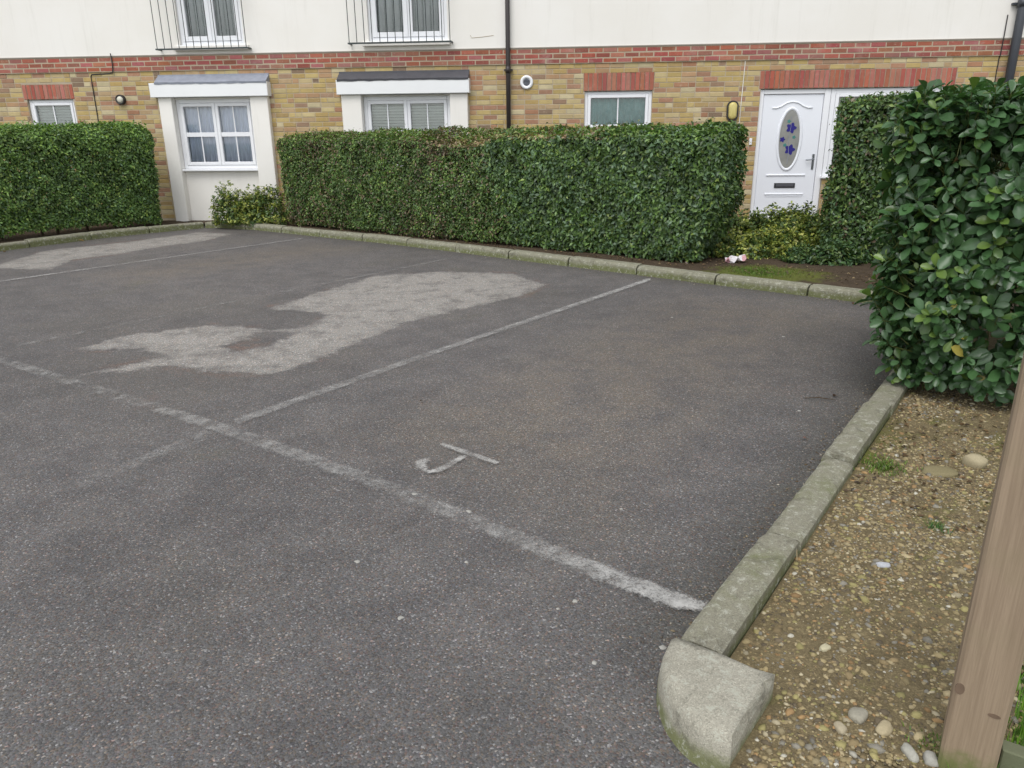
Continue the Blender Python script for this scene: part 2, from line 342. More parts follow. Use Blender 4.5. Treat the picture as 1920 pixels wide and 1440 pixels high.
# ------------------------------------------------------------------ ground
gsheet = struct(obj('ground', mesh('ground', [(-150, -150, -0.03), (150, -150, -0.03), (150, 150, -0.03), (-150, 150, -0.03)], [(0, 1, 2, 3)]), 'lawn'))
PATCH1 = [(-3.15, 5.23), (-3.0, 5.60), (-2.44, 5.9), (-1.95, 5.75), (-1.75, 5.72), (-1.55, 6.02), (-1.62, 6.35), (-2.15, 6.50), (-2.0, 6.9), (-1.74, 7.5), (-1.51, 8.1), (-0.77, 8.38), (0.01, 8.18), (0.33, 7.5), (0.1, 7.0), (-0.41, 6.45), (-0.87, 5.94), (-1.11, 5.37), (-1.41, 4.75), (-1.57, 4.57), (-1.93, 4.64), (-2.23, 4.78), (-2.75, 4.62), (-2.4, 5.0), (-2.66, 5.2)]
PATCH2 = [(-7.2, 8.6), (-6.27, 9.19), (-6.36, 10.35), (-5.62, 11.13), (-5.0, 12.2), (-4.41, 11.96), (-4.5, 11.1), (-4.95, 10.5), (-5.15, 9.98), (-5.55, 9.5), (-5.4, 8.74), (-6.07, 8.87), (-6.6, 8.0)]
HOLE1 = [(-2.05, 5.72), (-1.62, 5.66), (-1.75, 5.25), (-1.95, 5.05), (-2.15, 5.25), (-2.0, 5.45)]
KB = [(-5.16, 12.80), (-4.9, 12.78), (-4.21, 12.43), (-2.99, 11.53), (-1.97, 10.80), (-0.68, 9.76), (0.39, 8.82), (1.38, 7.96), (2.01, 7.40), (2.8, 6.74), (3.09, 6.5), (3.62, 6.08)]
KL = [(-5.16, 12.80), (-5.75, 12.2), (-6.24, 11.6), (-6.66, 10.85), (-7.02, 10.2), (-7.7, 9.1), (-8.4, 8.0)]
def sdist(P, poly):
    """signed distance, positive inside"""
    poly = np.array(poly); n = len(poly); d = np.full(len(P), 1e9); ins = np.zeros(len(P), bool)
    for i in range(n):
        a, b = poly[i], poly[(i + 1) % n]; e = b - a
        t = np.clip(((P - a) @ e) / (e @ e), 0, 1); d = np.minimum(d, np.linalg.norm(P - a - t[:, None] * e, axis=1))
        c = ((a[1] > P[:, 1]) != (b[1] > P[:, 1])) & (P[:, 0] < (b[0] - a[0]) * (P[:, 1] - a[1]) / (b[1] - a[1] + 1e-12) + a[0]); ins ^= c
    return np.where(ins, d, -d)
def ldist(P, line):
    d = np.full(len(P), 1e9); line = np.array(line)
    for a, b in zip(line[:-1], line[1:]):
        e = b - a; t = np.clip(((P - a) @ e) / (e @ e), 0, 1); d = np.minimum(d, np.linalg.norm(P - a - t[:, None] * e, axis=1))
    return d
def fattr(me, name, v):
    a = me.attributes.new(name, 'FLOAT', 'POINT'); a.data.foreach_set('value', np.asarray(v, np.float32))
def grid(xs, ys):
    X, Y = np.meshgrid(xs, ys); nx, ny = len(xs), len(ys)
    i = np.arange((nx - 1) * (ny - 1)); r, c = i // (nx - 1), i % (nx - 1); b = r * nx + c
    return np.c_[X.ravel(), Y.ravel()], np.c_[b, b + 1, b + nx + 1, b + nx]
def fbm(P, s, seed=0, octv=4):
    r = np.random.default_rng(seed); out = np.zeros(len(P)); a = 1.0; t = 0
    for o in range(octv):
        for _ in range(4):
            k = r.normal(size=P.shape[1]); k *= s * 2 ** o / np.linalg.norm(k); out += a * np.sin(P @ k + r.uniform(0, 6.28)) / 4
        t += a; a *= 0.5
    return out / t * 1.8
xs = np.r_[-40, -25, -15, np.arange(-9, 5.01, 0.06), 9, 20]; ys = np.r_[-40, -20, -8, -2, np.arange(0.6, 14.01, 0.06)]
P, F = grid(xs, ys)
zz = 0.006 * fbm(P, 0.9, 3, 2); zz[(P[:, 1] < 0.6)] = 0
me = np_mesh('car_park', np.c_[P, zz], F, mat='asphalt', smooth=True)
p1 = np.minimum(sdist(P, PATCH1), -sdist(P, HOLE1) + 0.02); p2 = sdist(P, PATCH2)
fattr(me, 'patch', np.clip(np.maximum(p1, p2), -1, 1))
RK = [(0.47, 1.9), (3.62, 6.08)]
dk = np.minimum(np.minimum(ldist(P, KB), ldist(P, KL)), ldist(P, RK))
fattr(me, 'damp', 0.6 * np.clip(1 - dk / 0.38, 0, 1) ** 1.5)
bay = sdist(P, [(-1.2, 3.5), (0.4, 2.35), (3.3, 6.2), (1.6, 7.4)])
bay2 = np.maximum(bay, sdist(P, [(-5.2, 8.2), (-3.9, 7.4), (-1.4, 10.2), (-3.0, 11.2)]))
fattr(me, 'brown', np.clip(bay2 / 0.7, 0, 1))
struct(obj('car_park', me))

# bay markings, laid a few millimetres above the asphalt
def ribbon(name, pts, wid, keeps, label, mat='paint', z=0.012):
    pts = [Vector((*p, 0)) for p in pts]; V = []; K = []; Fq = []; E_ = []
    seg = []
    for a, b in zip(pts[:-1], pts[1:]):
        n = max(2, int((b - a).length / 0.1))
        for i in range(n): seg.append(a.lerp(b, i / n))
    seg.append(pts[-1])
    for i, p in enumerate(seg):
        d = (seg[min(i + 1, len(seg) - 1)] - seg[max(i - 1, 0)]).normalized(); nn = Vector((-d.y, d.x, 0)); t = i / (len(seg) - 1)
        kv = np.interp(t, [q[0] for q in keeps], [q[1] for q in keeps]); h = 0.006 * fbm(np.array([[p.x, p.y]]), 0.9, 3, 2)[0]
        for s in (-0.62, 0, 0.62):
            q = p + nn * wid * s; V.append((q.x, q.y, z + h * 0.9)); K.append(kv); E_.append(float(s == 0) if 0 < i < len(seg) - 1 else 0.0)
    for i in range(len(seg) - 1): Fq += [(3 * i, 3 * i + 3, 3 * i + 4, 3 * i + 1), (3 * i + 1, 3 * i + 4, 3 * i + 5, 3 * i + 2)]
    m = mesh(name, V, Fq); fattr(m, 'keep', K); fattr(m, 'edge', E_); o = obj(name, m, mat); struct(o); o['label'] = label
    return o
FL = [(-6.5, 7.0), (-5.0, 5.95), (-3.43, 4.88), (-2.66, 4.37), (-1.97, 3.92), (-1.52, 3.62), (-0.61, 2.97), (0.255, 2.28), (0.62, 2.0)]
ribbon('bay_line', FL, 0.105, [(0, 0.0), (0.35, 0.05), (0.45, 0.22), (0.55, 0.16), (0.62, 0.14), (0.66, 0.3), (0.74, 0.24), (0.80, 0.28), (0.86, 0.2), (0.93, 0.28), (0.965, 0.55), (1, 0.85)], 'long worn white line across the mouths of the bays')
ribbon('bay_line', [(1.47, 7.72), (-0.59, 4.96), (-1.42, 3.78), (-1.49, 3.67)], 0.09, [(0, 0.6), (0.3, 0.42), (0.55, 0.34), (0.8, 0.3), (1, 0.34)], 'worn white divider of the bay marked J')
ribbon('bay_line', [(-1.53, 3.58), (-1.80, 3.12), (-2.0, 2.8)], 0.12, [(0, 0.22), (0.6, 0.1), (1, -0.1)], 'faint stub of line below the crossing')
ribbon('bay_line', [(-0.75, 9.25), (-0.89, 9.04), (-3.66, 5.28)], 0.08, [(0, 0.16), (0.5, 0.04), (1, 0.1)], 'faint divider between the two pale patches')
ribbon('bay_line', [(-3.05, 11.25), (-5.46, 7.93), (-6.2, 6.9)], 0.09, [(0, 0.3), (0.5, 0.25), (0.7, 0.4), (1, 0.2)], 'white divider farthest from the door')
# painted letter J (serif bar, stem, hook)
V = []; Fq = []; JE = []; JL = []
def strip(pts, wds):
    b = len(V)
    for i, p in enumerate(pts):
        d = Vector(pts[min(i + 1, len(pts) - 1)]) - Vector(pts[max(i - 1, 0)]); d.normalize(); n = Vector((-d.y, d.x))
        for s in (-0.62, 0, 0.62): V.append((p[0] + n.x * wds[i] * s, p[1] + n.y * wds[i] * s, 0.013 + 0.0008 * len(JL))); JE.append(float(s == 0) * (0.75 if i in (0, len(pts) - 1) else 1))
    for i in range(len(pts) - 1): Fq.extend([(b + 3 * i, b + 3 * i + 3, b + 3 * i + 4, b + 3 * i + 1), (b + 3 * i + 1, b + 3 * i + 4, b + 3 * i + 5, b + 3 * i + 2)])
    JL.append(1)
strip([(-0.35, 3.385), (-0.21, 3.265), (-0.07, 3.15)], [0.042, 0.046, 0.04])
strip([(-0.222, 3.236), (-0.28, 3.155), (-0.335, 3.078), (-0.375, 3.062), (-0.405, 3.09)], [0.045, 0.045, 0.045, 0.042, 0.04])
strip([(-0.395, 3.085), (-0.42, 3.12), (-0.425, 3.17), (-0.40, 3.20)], [0.045, 0.055, 0.06, 0.045])
m = mesh('painted_letter', V, Fq); fattr(m, 'keep', [0.48] * len(V)); fattr(m, 'edge', JE)
o = struct(obj('painted_letter', m, 'paint_letter')); o['label'] = 'worn white letter J painted in the nearest bay'

# ------------------------------------------------------------------ kerbs
def kerb(name, front, lengths, mat, label, width=0.135, top=0.10, side=1, seed=1):
    """front: polyline of the road-side foot; side=+1 puts the body on the left of travel"""
    rr = random.Random(seed); root = empty(name); root['kind'] = 'structure'; root['label'] = label
    pts = [Vector((*p, 0)) for p in front]; cum = [0]
    for a, b in zip(pts[:-1], pts[1:]): cum.append(cum[-1] + (b - a).length)
    def at(s):
        for i in range(len(pts) - 1):
            if s <= cum[i + 1] or i == len(pts) - 2:
                t = (s - cum[i]) / (cum[i + 1] - cum[i]); return pts[i].lerp(pts[i + 1], t), (pts[i + 1] - pts[i]).normalized()
    s = 0; i = 0
    while s < cum[-1] - 0.1:
        L = lengths[i] if i < len(lengths) else 0.915
        e = min(s + L, cum[-1]); g = rr.uniform(0.006, 0.013); V = []; Fq = []; n = max(2, int((e - s) / 0.045) + 1); chip = [max(0.0, rr.gauss(-0.004, 0.004)) for _ in range(n)]; chip[0] += .004; chip[-1] += .004
        dz = rr.uniform(-0.005, 0.005); dx = rr.uniform(-0.005, 0.005); tilt = rr.uniform(-0.006, 0.006)
        prof = [(0.0, -0.08), (0.006, top - 0.03), (0.013, top - 0.011), (0.026, top - 0.002), (0.045, top), (width - 0.012, top), (width, top - 0.01), (width, -0.08)]
        for j in range(n):
            q, d = at(s + g + (e - s - 2 * g) * j / (n - 1)); nn = Vector((-d.y, d.x, 0)) * side
            end = (j in (0, n - 1)) * 0.003
            for a, z in prof:
                wob = rr.uniform(-0.0012, 0.0012); ch = chip[j] if 0.01 < a < 0.03 else 0.0
                p = q + nn * (a + dx + wob + ch); V.append((p.x, p.y, z + dz + tilt * (a / width) + (wob - end - ch if z > 0 else 0)))
        k = len(prof)
        for j in range(n - 1):
            for a in range(k):
                f = (j * k + a, (j + 1) * k + a, (j + 1) * k + (a + 1) % k, j * k + (a + 1) % k); Fq.append(f if side > 0 else f[::-1])
        Fq.append(tuple(range(k))); Fq.append(tuple((n - 1) * k + a for a in range(k))[::-1])
        obj('kerb_stone', mesh('kerb_stone', V, Fq), mat, root)
        s = e; i += 1
    return root
kerb('back_kerb', KB, [0.85, 0.9], 'kerb_back', 'mossy concrete kerb in front of the long hedge', side=1, seed=2)
kerb('left_kerb', KL, [0.9], 'kerb', 'concrete kerb under the hedge at the left edge', side=-1, seed=3)
rk0 = Vector((0.452, 1.772, 0))
rkp = [(rk0.x, rk0.y), (rk0.x + A.x * 5.32, rk0.y + A.y * 5.32)]
rk = kerb('right_kerb', rkp, [0.74, 0.8, 0.86], 'kerb', 'concrete kerb beside the gravel bed, ending in a quadrant stone', side=-1, seed=4, top=0.105)
# quadrant stone that ends the right kerb
QC = rk0 - A * 0.012 + B * 0.285; V = []; Fq = []; nA = 14; a0 = math.atan2(-B.y, -B.x)
rings = [(0.0, 0.297, -0.08), (0, 0.294, 0.03), (0, 0.290, 0.085), (0, 0.283, 0.104), (0, 0.270, 0.116), (0, 0.252, 0.121), (0, 0.2, 0.123), (0, 0.13, 0.122), (0, 0.05, 0.121)]
rr = random.Random(5)
for _, r_, z in rings:
    for i in range(nA + 1):
        an = a0 + (math.pi / 2) * i / nA; wob = rr.uniform(-0.0016, 0.0016) if z > 0 else 0
        if 0.1 < z < 0.122 and rr.random() < .14: wob -= .005
        ins = 0.012 if z > 0.09 else (0.004 if z > 0.05 else 0)
        an2 = a0 + ins / max(r_, .05) + (math.pi / 2 - 2 * ins / max(r_, .05)) * i / nA
        rad = r_ * (1 - 0.02 * (i > nA - 3)) + wob
        V.append((QC.x + rad * math.cos(an2), QC.y + rad * math.sin(an2), z + wob * 1.2))
m_ = nA + 1
for j in range(len(rings) - 1):
    for i in range(nA): Fq.append((j * m_ + i, j * m_ + i + 1, (j + 1) * m_ + i + 1, (j + 1) * m_ + i))
cidx = len(V); V += [(QC.x, QC.y, 0.119), (QC.x, QC.y, 0.1), (QC.x, QC.y, -0.08)]
t = (len(rings) - 1) * m_
for i in range(nA): Fq.append((t + i, t + i + 1, cidx))
for i in (0, nA):
    prev = [j * m_ + i for j in range(len(rings))]
    f = [cidx + 2] + prev + [cidx, cidx + 1]; Fq.append(tuple(f) if i == 0 else tuple(f[::-1]))
qmesh = mesh('quadrant_stone', V, Fq, True)
for p_ in list(qmesh.polygons)[-2:]: p_.use_smooth = False
q = obj('quadrant_stone', qmesh, 'quadrant', rk); q['label'] = 'pale quarter-round end stone of the kerb, green at its foot'

# ------------------------------------------------------------------ planting beds and lawn
bed0 = rk0 + B * 0.137
us = np.arange(-0.42, 5.6, 0.035); vsn = np.arange(-0.0, 0.70, 0.035)
P, F = grid(us, vsn); XY = np.array([[bed0.x, bed0.y]]) + P[:, :1] * np.array([[A.x, A.y]]) + P[:, 1:] * np.array([[B.x, B.y]])
def bed_z(XY, V): return 0.045 + 0.014 * fbm(XY, 4, 5, 4) + 0.012 * np.clip(V / 0.6, 0, 1)
zb = bed_z(XY, P[:, 1]); zb[P[:, 0] < -0.06] = np.minimum(zb[P[:, 0] < -0.06], 0.05)
cen = P[F].mean(1); F = F[~((cen[:, 0] < -0.01) & (cen[:, 1] < 0.15))]
me = np_mesh('gravel_bed', np.c_[XY, zb], F, mat='soil', smooth=True)
fattr(me, 'moss', 0.22 * np.exp(-((P[:, 0] - 1.75) / 0.35) ** 2) * np.exp(-(P[:, 1] / 0.15) ** 2) + 0.10 * np.exp(-((P[:, 0] - 2.2) / 0.4) ** 2) + 0.12 * np.clip(fbm(P, 7, 71, 3), 0, 1))
struct(obj('gravel_bed', me))
def offset_line(line, d, side):
    out = []; pts = [Vector((*p, 0)) for p in line]
    for i, p in enumerate(pts):
        t = (pts[min(i + 1, len(pts) - 1)] - pts[max(i - 1, 0)]).normalized(); out.append(p + Vector((-t.y, t.x, 0)) * d * side)
    return out
def bed(name, near, far, rows=24, seed=1, moss=None):
    # resample both lines and fill between
    def res(L, n):
        L = [Vector((p[0], p[1], 0)) for p in L]; cum = [0]
        for a, b in zip(L[:-1], L[1:]): cum.append(cum[-1] + (b - a).length)
        o = []
        for s in np.linspace(0, cum[-1], n):
            i = min(max(np.searchsorted(cum, s) - 1, 0), len(L) - 2); o.append(L[i].lerp(L[i + 1], (s - cum[i]) / (cum[i + 1] - cum[i])))
        return o
    n = 120; a = res(near, n); b = res(far, n); V = []
    for j in range(rows):
        for i in range(n): V.append(a[i].lerp(b[i], j / (rows - 1)))
    V = np.array([[v.x, v.y, 0] for v in V]); V[:, 2] = 0.065 + 0.012 * fbm(V[:, :2], 5, seed, 4)
    i = np.arange((n - 1) * (rows - 1)); r, c = i // (n - 1), i % (n - 1); q = r * n + c
    me = np_mesh(name, V, np.c_[q, q + 1, q + n + 1, q + n], mat='soil_dark', smooth=True)
    mm = np.zeros(len(V))
    if moss is not None: mm = moss(V)
    fattr(me, 'moss', mm); struct(obj(name, me))
WB = Vector((-5.77, 13.31, 0)); WA = R(-5)
def W(s, y, z=0.0): return Vector((WB.x + s * math.cos(WA) - y * math.sin(WA), WB.y + s * math.sin(WA) + y * math.cos(WA), z))
nb = offset_line(KB, 0.13, 1); nb.append(Vector((7.5, 3.1, 0)))
bed('back_bed', nb, [W(-0.3, 0.2), W(6, 0.2), W(12, 0.2), W(17, 0.2)], seed=8,
    moss=lambda V: 0.6 * np.exp(-((V[:, 0] - 2.6) / 0.7) ** 2 - ((V[:, 1] - 7.7) / 0.5) ** 2) + 0.2 * np.exp(-((V[:, 0] - 2.9) / 0.4) ** 2 - ((V[:, 1] - 7.3) / 0.3) ** 2))
nl = offset_line(KL, 0.13, -1)
bed('left_bed', nl, [W(-0.3, 0.2), W(-6, 0.2), (-16, 12)], seed=9)
lw0 = bed0 + B * 0.68
def lawn_pt(u, v): return lw0 + A * u + B * v
struct(obj('lawn', mesh('lawn', [tuple(lawn_pt(-0.4, -0.02) + Vector((0, 0, .04))), tuple(lawn_pt(-0.4, 6) + Vector((0, 0, .04))), tuple(lawn_pt(5.4, 6) + Vector((0, 0, .04))), tuple(lawn_pt(5.4, -0.02) + Vector((0, 0, .04)))], [(0, 1, 2, 3)]), 'lawn'))

# ------------------------------------------------------------------ building
bld = empty('apartment_building', WB, WA)
tag(bld, 'yellow brick and cream rendered apartment building with a white front door', 'building')
BY = 0.10                       # brick face behind the bay pillar face
S0, S1, ZT = -6.0, 18.0, 5.6
DOOR = (9.75, 10.84, 0.10, 2.08); SIDE = (10.84, 12.62, 0.72, 2.08)
OPEN = [(-2.46, -1.63, 1.48, 2.085), (-0.06, 1.79, 0.0, 2.30), (3.06, 5.11, 0.0, 2.30), (7.0, 8.07, 1.48, 2.085), DOOR, SIDE]
LINT = [(-2.51, -1.60, 2.085, 2.325), (6.98, 8.09, 2.085, 2.36), (9.72, 12.66, 2.08, 2.35)]
UP = [(0.39, 1.48, 2.86, 4.95), (3.54, 4.82, 2.86, 4.95), (6.95, 8.1, 3.6, 4.9), (10.6, 12.4, 3.6, 4.9)]
def cells(x0, x1, z0, z1, holes):
    X = sorted({x0, x1, *[min(max(h[i], x0), x1) for h in holes for i in (0, 1)]}); Z = sorted({z0, z1, *[min(max(h[i], z0), z1) for h in holes for i in (2, 3)]})
    out = []
    for a, b in zip(X[:-1], X[1:]):
        run = None
        for c, d in zip(Z[:-1], Z[1:]):
            mx, mz = (a + b) / 2, (c + d) / 2
            if any(h[0] < mx < h[1] and h[2] < mz < h[3] for h in holes):
                if run: out.append((a, b, *run)); run = None
            else: run = (run[0], d) if run else (c, d)
        if run: out.append((a, b, *run))
    return out
mb = MB()
for a, b, c, d in cells(S0, S1, -0.1, 2.5, OPEN): mb.box(a, b, BY + 0.0035, BY + 0.28, c, d)
wall = mb.build('brick_wall', 'mortar', bld)
YEL = [(0.46, 0.33, 0.13), (0.50, 0.37, 0.16), (0.43, 0.29, 0.11), (0.52, 0.41, 0.22), (0.47, 0.36, 0.2), (0.40, 0.27, 0.12), (0.55, 0.46, 0.30), (0.42, 0.24, 0.14), (0.36, 0.16, 0.10), (0.40, 0.19, 0.13), (0.34, 0.17, 0.12), (0.20, 0.13, 0.10), (0.44, 0.30, 0.18), (0.30, 0.18, 0.13)]
YW = [12, 11, 9, 9, 9, 6, 6, 6, 6, 6, 4, 2.5, 7, 3]
RED = [(0.31, 0.10, 0.068), (0.34, 0.115, 0.078), (0.29, 0.09, 0.068), (0.33, 0.135, 0.10), (0.36, 0.15, 0.115), (0.30, 0.115, 0.095)]
def brick_mesh(l, h, d, c, name='brick', var=0):
    m = MB().box(-l / 2, l / 2, -0.0, d, -h / 2, h / 2, 0.004).me(name); col_attr(m, c); m.materials.append(M['brick']); return m
_bm = {}
def brick_obj(l, h, c, name, parent, s, y, z, d=0.06):
    key = (round(l, 3), round(h, 3), c, name, d)
    if key not in _bm: _bm[key] = brick_mesh(key[0], key[1], d, c, name)
    o = obj(name, _bm[key], None, parent); o.location = (s, y, z); return o
camM = cam.matrix_world.inverted()
def pix(s, z):
    p = camM @ W(s, BY, z); return 512 + (26.25 / 36 * 1024) * p.x / -p.z, 384 - (26.25 / 36 * 1024) * p.y / -p.z, -p.z
CO = 0.075; NC = 32; zc0 = 2.5 - NC * CO
rb = random.Random(21); bricks = []
holes = OPEN + LINT
for ci in range(NC):
    z0, z1 = zc0 + ci * CO, zc0 + (ci + 1) * CO; zm = (z0 + z1) / 2
    blocks = sorted((h[0], h[1]) for h in holes if h[2] + 0.02 < z1 and h[3] - 0.02 > z0)
    s = S0; free = []
    for a, b in blocks:
        if a > s: free.append((s, a))
        s = max(s, b)
    free.append((s, S1))
    x = S0 + (0.1125 if ci % 2 else 0) - 0.225
    edges = []
    while x < S1 + 0.3:
        wd = 0.1125 if rb.random() < 0.16 else 0.225
        edges.append((x, x + wd)); x += wd
    for a, b in edges:
        for f0, f1 in free:
            u0, u1 = max(a, f0), min(b, f1)
            if u1 - u0 > 0.03: bricks.append((u0 + 0.005, u1 - 0.005, zm))
scored = []
for i, (a, b, z) in enumerate(bricks):
    px, py, dep = pix((a + b) / 2, z)
    seen = -5 < px < 1029 and (z > 1.5 or (-0.3 < (a + b) / 2 < -0.06) or 9.45 < (a + b) / 2 < 9.75) and py > 40
    if px > 880 and z < 1.95: seen = False
    if 820 < px and z < 1.9 and (a + b) / 2 > 10.85: seen = False
    scored.append(((b - a) * 0.065 / dep ** 2 if seen else 0, i))
top300 = {i for sc, i in sorted(scored, reverse=True)[:300] if sc > 0}
V = []; F_ = []; Cc = []
for i, (a, b, z) in enumerate(bricks):
    c = rb.choices(YEL, YW)[0]; v = rb.choice((0.92, 1.0, 1.07)); c = tuple(round((x * .82 + q_ * .18) * v, 3) for x, q_ in zip((c[0] * .97, c[1] * 1.03, c[2]), (0.44, 0.345, 0.19)))
    yo = BY + rb.choice((-0.003, -0.0015, 0, 0.0015))
    if i in top300:
        l = round((b - a) / 0.0125) * 0.0125 if (b - a) < 0.2 else 0.215
        brick_obj(min(l, b - a) if (b - a) < 0.2 else b - a, 0.065, c, 'brick', wall, (a + b) / 2, yo, z)
    else:
        k = MB().box(a, b, yo, BY + 0.05, z - 0.0325, z + 0.0325, 0.004); n0 = len(V); V += k.v; F_ += [tuple(n0 + q for q in f) for f in k.f]; Cc += [c] * len(k.v)
m = mesh('brick_mass', V, F_); a = m.color_attributes.new('Col', 'FLOAT_COLOR', 'POINT'); a.data.foreach_set('color', np.c_[np.array(Cc), np.ones(len(Cc))].astype(np.float32).ravel()); m.materials.append(M['brick'])
o = obj('brick_mass', m, None, wall); o['kind'] = 'stuff'
# red string course, proud of the wall, over a thin shadow gap
sc_ = MB().box(S0, S1, BY - 0.0175, BY + 0.28, 2.5, 2.728).build('string_course', 'mortar', bld)
V = []; F_ = []; Cc = []; nred = 0
for ci in range(3):
    zm = 2.5 + 0.0375 + ci * CO; x = S0 + (0.1125 if ci % 2 else 0)
    while x < S1 - 0.1:
        c = tuple(round(q * rb.choice((0.88, 1.0, 1.12)), 3) for q in rb.choice(RED)); px = pix(x + .11, zm)[0]
        y = BY - 0.02 + rb.choice((-0.002, 0, 0.002))
        if -12 < px < 1036 and nred < 290:
            brick_obj(0.211, 0.061, c, 'brick', sc_, x + 0.1125, y, zm); nred += 1
        else:
            k = MB().box(x + .005, x + .22, y, BY + 0.04, zm - .0325, zm + .0325, 0.004); n0 = len(V); V += k.v; F_ += [tuple(n0 + q for q in f) for f in k.f]; Cc += [c] * len(k.v)
        x += 0.225
m = mesh('brick_mass', V, F_); a = m.color_attributes.new('Col', 'FLOAT_COLOR', 'POINT'); a.data.foreach_set('color', np.c_[np.array(Cc), np.ones(len(Cc))].astype(np.float32).ravel()); m.materials.append(M['brick'])
o = obj('brick_mass', m, None, sc_); o['kind'] = 'stuff'
# soldier lintels
for a, b, c, d in LINT:
    L_ = MB().box(a, b, BY + 0.0035, BY + 0.2, c, d).build('lintel', 'mortar', bld); n = int(round((b - a) / 0.0755)); wd = (b - a) / n
    for i in range(n):
        cc = tuple(round(q * rb.choice((1.1, 1.18, 1.25)), 3) for q in rb.choice(RED[:5]))
        brick_obj(round(wd - 0.011, 4), d - c - 0.012, cc, 'brick', L_, a + wd * (i + 0.5), BY - 0.001 + rb.choice((-0.002, 0, 0.002)), (c + d) / 2)
# rendered upper wall
mb = MB()
for a, b, c, d in cells(S0, S1, 2.745, ZT, UP): mb.box(a, b, BY - 0.01, BY + 0.28, c, d)
mb.build('rendered_wall', 'render', bld)
MB().box(S0, S1, BY - 0.028, BY + 0.1, 2.73, 2.746).build('bellcast_bead', 'bead', bld)
mb = MB(); mb.box(S0, S1, BY + 0.75, BY + 0.8, 0, ZT); mb.box(S0, S1, BY + .28, BY + .75, 2.45, 2.75); mb.build('inner_wall', 'interior', bld)
mb = MB(); b0 = len(mb.v); y0, y1 = BY - 0.45, BY + 8
mb.v += [(S0, y0, ZT), (S1, y0, ZT), (S1, y1, ZT), (S0, y1, ZT), (S0, (y0 + y1) / 2, ZT + 2.6), (S1, (y0 + y1) / 2, ZT + 2.6)]
mb.f += [(0, 1, 5, 4), (2, 3, 4, 5), (0, 3, 2, 1), (0, 4, 3), (1, 2, 5)]; mb.build('roof', 'roof', bld)
mb = MB(); mb.box(S0, S0 + .3, BY + .28, BY + 8, 0, ZT - .01); mb.box(S1 - .3, S1, BY + .28, BY + 8, 0, ZT - .01); mb.box(S0, S1, BY + 7.7, BY + 8, 0, ZT - .02); mb.build('side_wall', 'render', bld)
# scar in the render
MB().tube([(5.18, BY - 0.011, 2.94), (5.2, BY - 0.011, 2.90), (5.36, BY - 0.011, 2.91), (5.55, BY - 0.011, 2.93)], 0.004, 5).build('render_crack', 'mortar', bld)

def window(s0, s1, z0, z1, y, n=1, bars_v=1, bars_h=(), sill=True, label=None, ft=0.06, name='window', st=0.055):
    w_ = empty(name, parent=bld)
    if label: w_['label'] = label
    f = MB(); f.box(s0, s0 + ft, y, y + 0.07, z0, z1, .006); f.box(s1 - ft, s1, y, y + 0.07, z0, z1, .006); f.box(s0 + ft, s1 - ft, y + .0015, y + 0.07, z1 - ft, z1, .006); f.box(s0 + ft, s1 - ft, y + .0015, y + 0.07, z0, z0 + ft, .006)
    f.build('frame', 'pvc', w_)
    iw = (s1 - s0 - 2 * ft) / n
    for i in range(n):
        a, b = s0 + ft + i * iw, s0 + ft + (i + 1) * iw; c, d = z0 + ft, z1 - ft
        k = MB(); yo = y - 0.012
        k.box(a + .002, a + st, yo, y + 0.05, c + .002, d - .002, .006); k.box(b - st, b - .002, yo, y + 0.05, c + .002, d - .002, .006)
        k.box(a + st, b - st, yo + .0015, y + 0.05, d - st, d - .002, .006); k.box(a + st, b - st, yo + .0015, y + 0.05, c + .002, c + st, .006); k.build('casement', 'pvc', w_)
        ga, gb, gc, gd = a + st, b - st, c + st, d - st
        MB().box(ga, gb, y + 0.022, y + 0.028, gc, gd).build('pane', 'glass', w_)
        for j in range(bars_v):
            x = ga + (gb - ga) * (j + 1) / (bars_v + 1); MB().box(x - .009, x + .009, y + 0.008, y + 0.02, gc, gd).build('glazing_bar', 'pvc', w_)
        for t_, hw in bars_h:
            z = gc + (gd - gc) * t_; MB().box(ga, gb, y + 0.0, y + 0.0195, z - hw, z + hw).build('glazing_bar', 'pvc', w_)
    if sill: MB().box(s0 - 0.03, s1 + 0.03, y - 0.09, y + 0.06, z0 - 0.035, z0 - .002, .006).build('sill', 'pvc', w_)
    return w_
def curtain(s0, s1, z0, z1, y, mat, label, folds=14, amp=0.02):
    t_ = empty('curtain', W(s0, y), WA); n = folds * 6; V = []; wd = s1 - s0
    for i in range(n + 1):
        x = wd * i / n; ph = 2 * math.pi * folds * i / n + 0.8 * math.sin(5 * x)
        for z in (z0, (z0 + z1) / 2, z1): V.append((x, amp * math.sin(ph) * (1.2 if z == z0 else 0.8), z))
    Fq = [(3 * i + j, 3 * i + 3 + j, 3 * i + 4 + j, 3 * i + 1 + j) for i in range(n) for j in (0, 1)]
    me = mesh('curtain_cloth', V, Fq, True); so = obj('cloth', me, mat, t_); md = so.modifiers.new('thickness', 'SOLIDIFY'); md.thickness = 0.003
    MB().tube([(-0.02, 0, z1 + .01), (wd + 0.02, 0, z1 + .01)], 0.012, 8).build('curtain_rod', 'pvc', t_)
    return tag(t_, label, 'curtain')
def blind(s0, s1, z0, z1, y, mat, label, pitch=0.045):
    t_ = empty('window_blind', W(s0, y), WA); n = int((z1 - z0) / pitch); k = MB().box(0.0, s1 - s0, -0.002, 0.001, -0.022, 0.022).me('slat'); k.materials.append(M[mat])
    for i in range(n):
        o = obj('slat', k, None, t_); o.location = (0, 0, z1 - (i + .5) * pitch); o.rotation_euler = (R(28), 0, 0)
    MB().box(0, s1 - s0, -0.02, 0.02, z1, z1 + 0.03).build('head_rail', mat, t_)
    return tag(t_, label, 'blind')
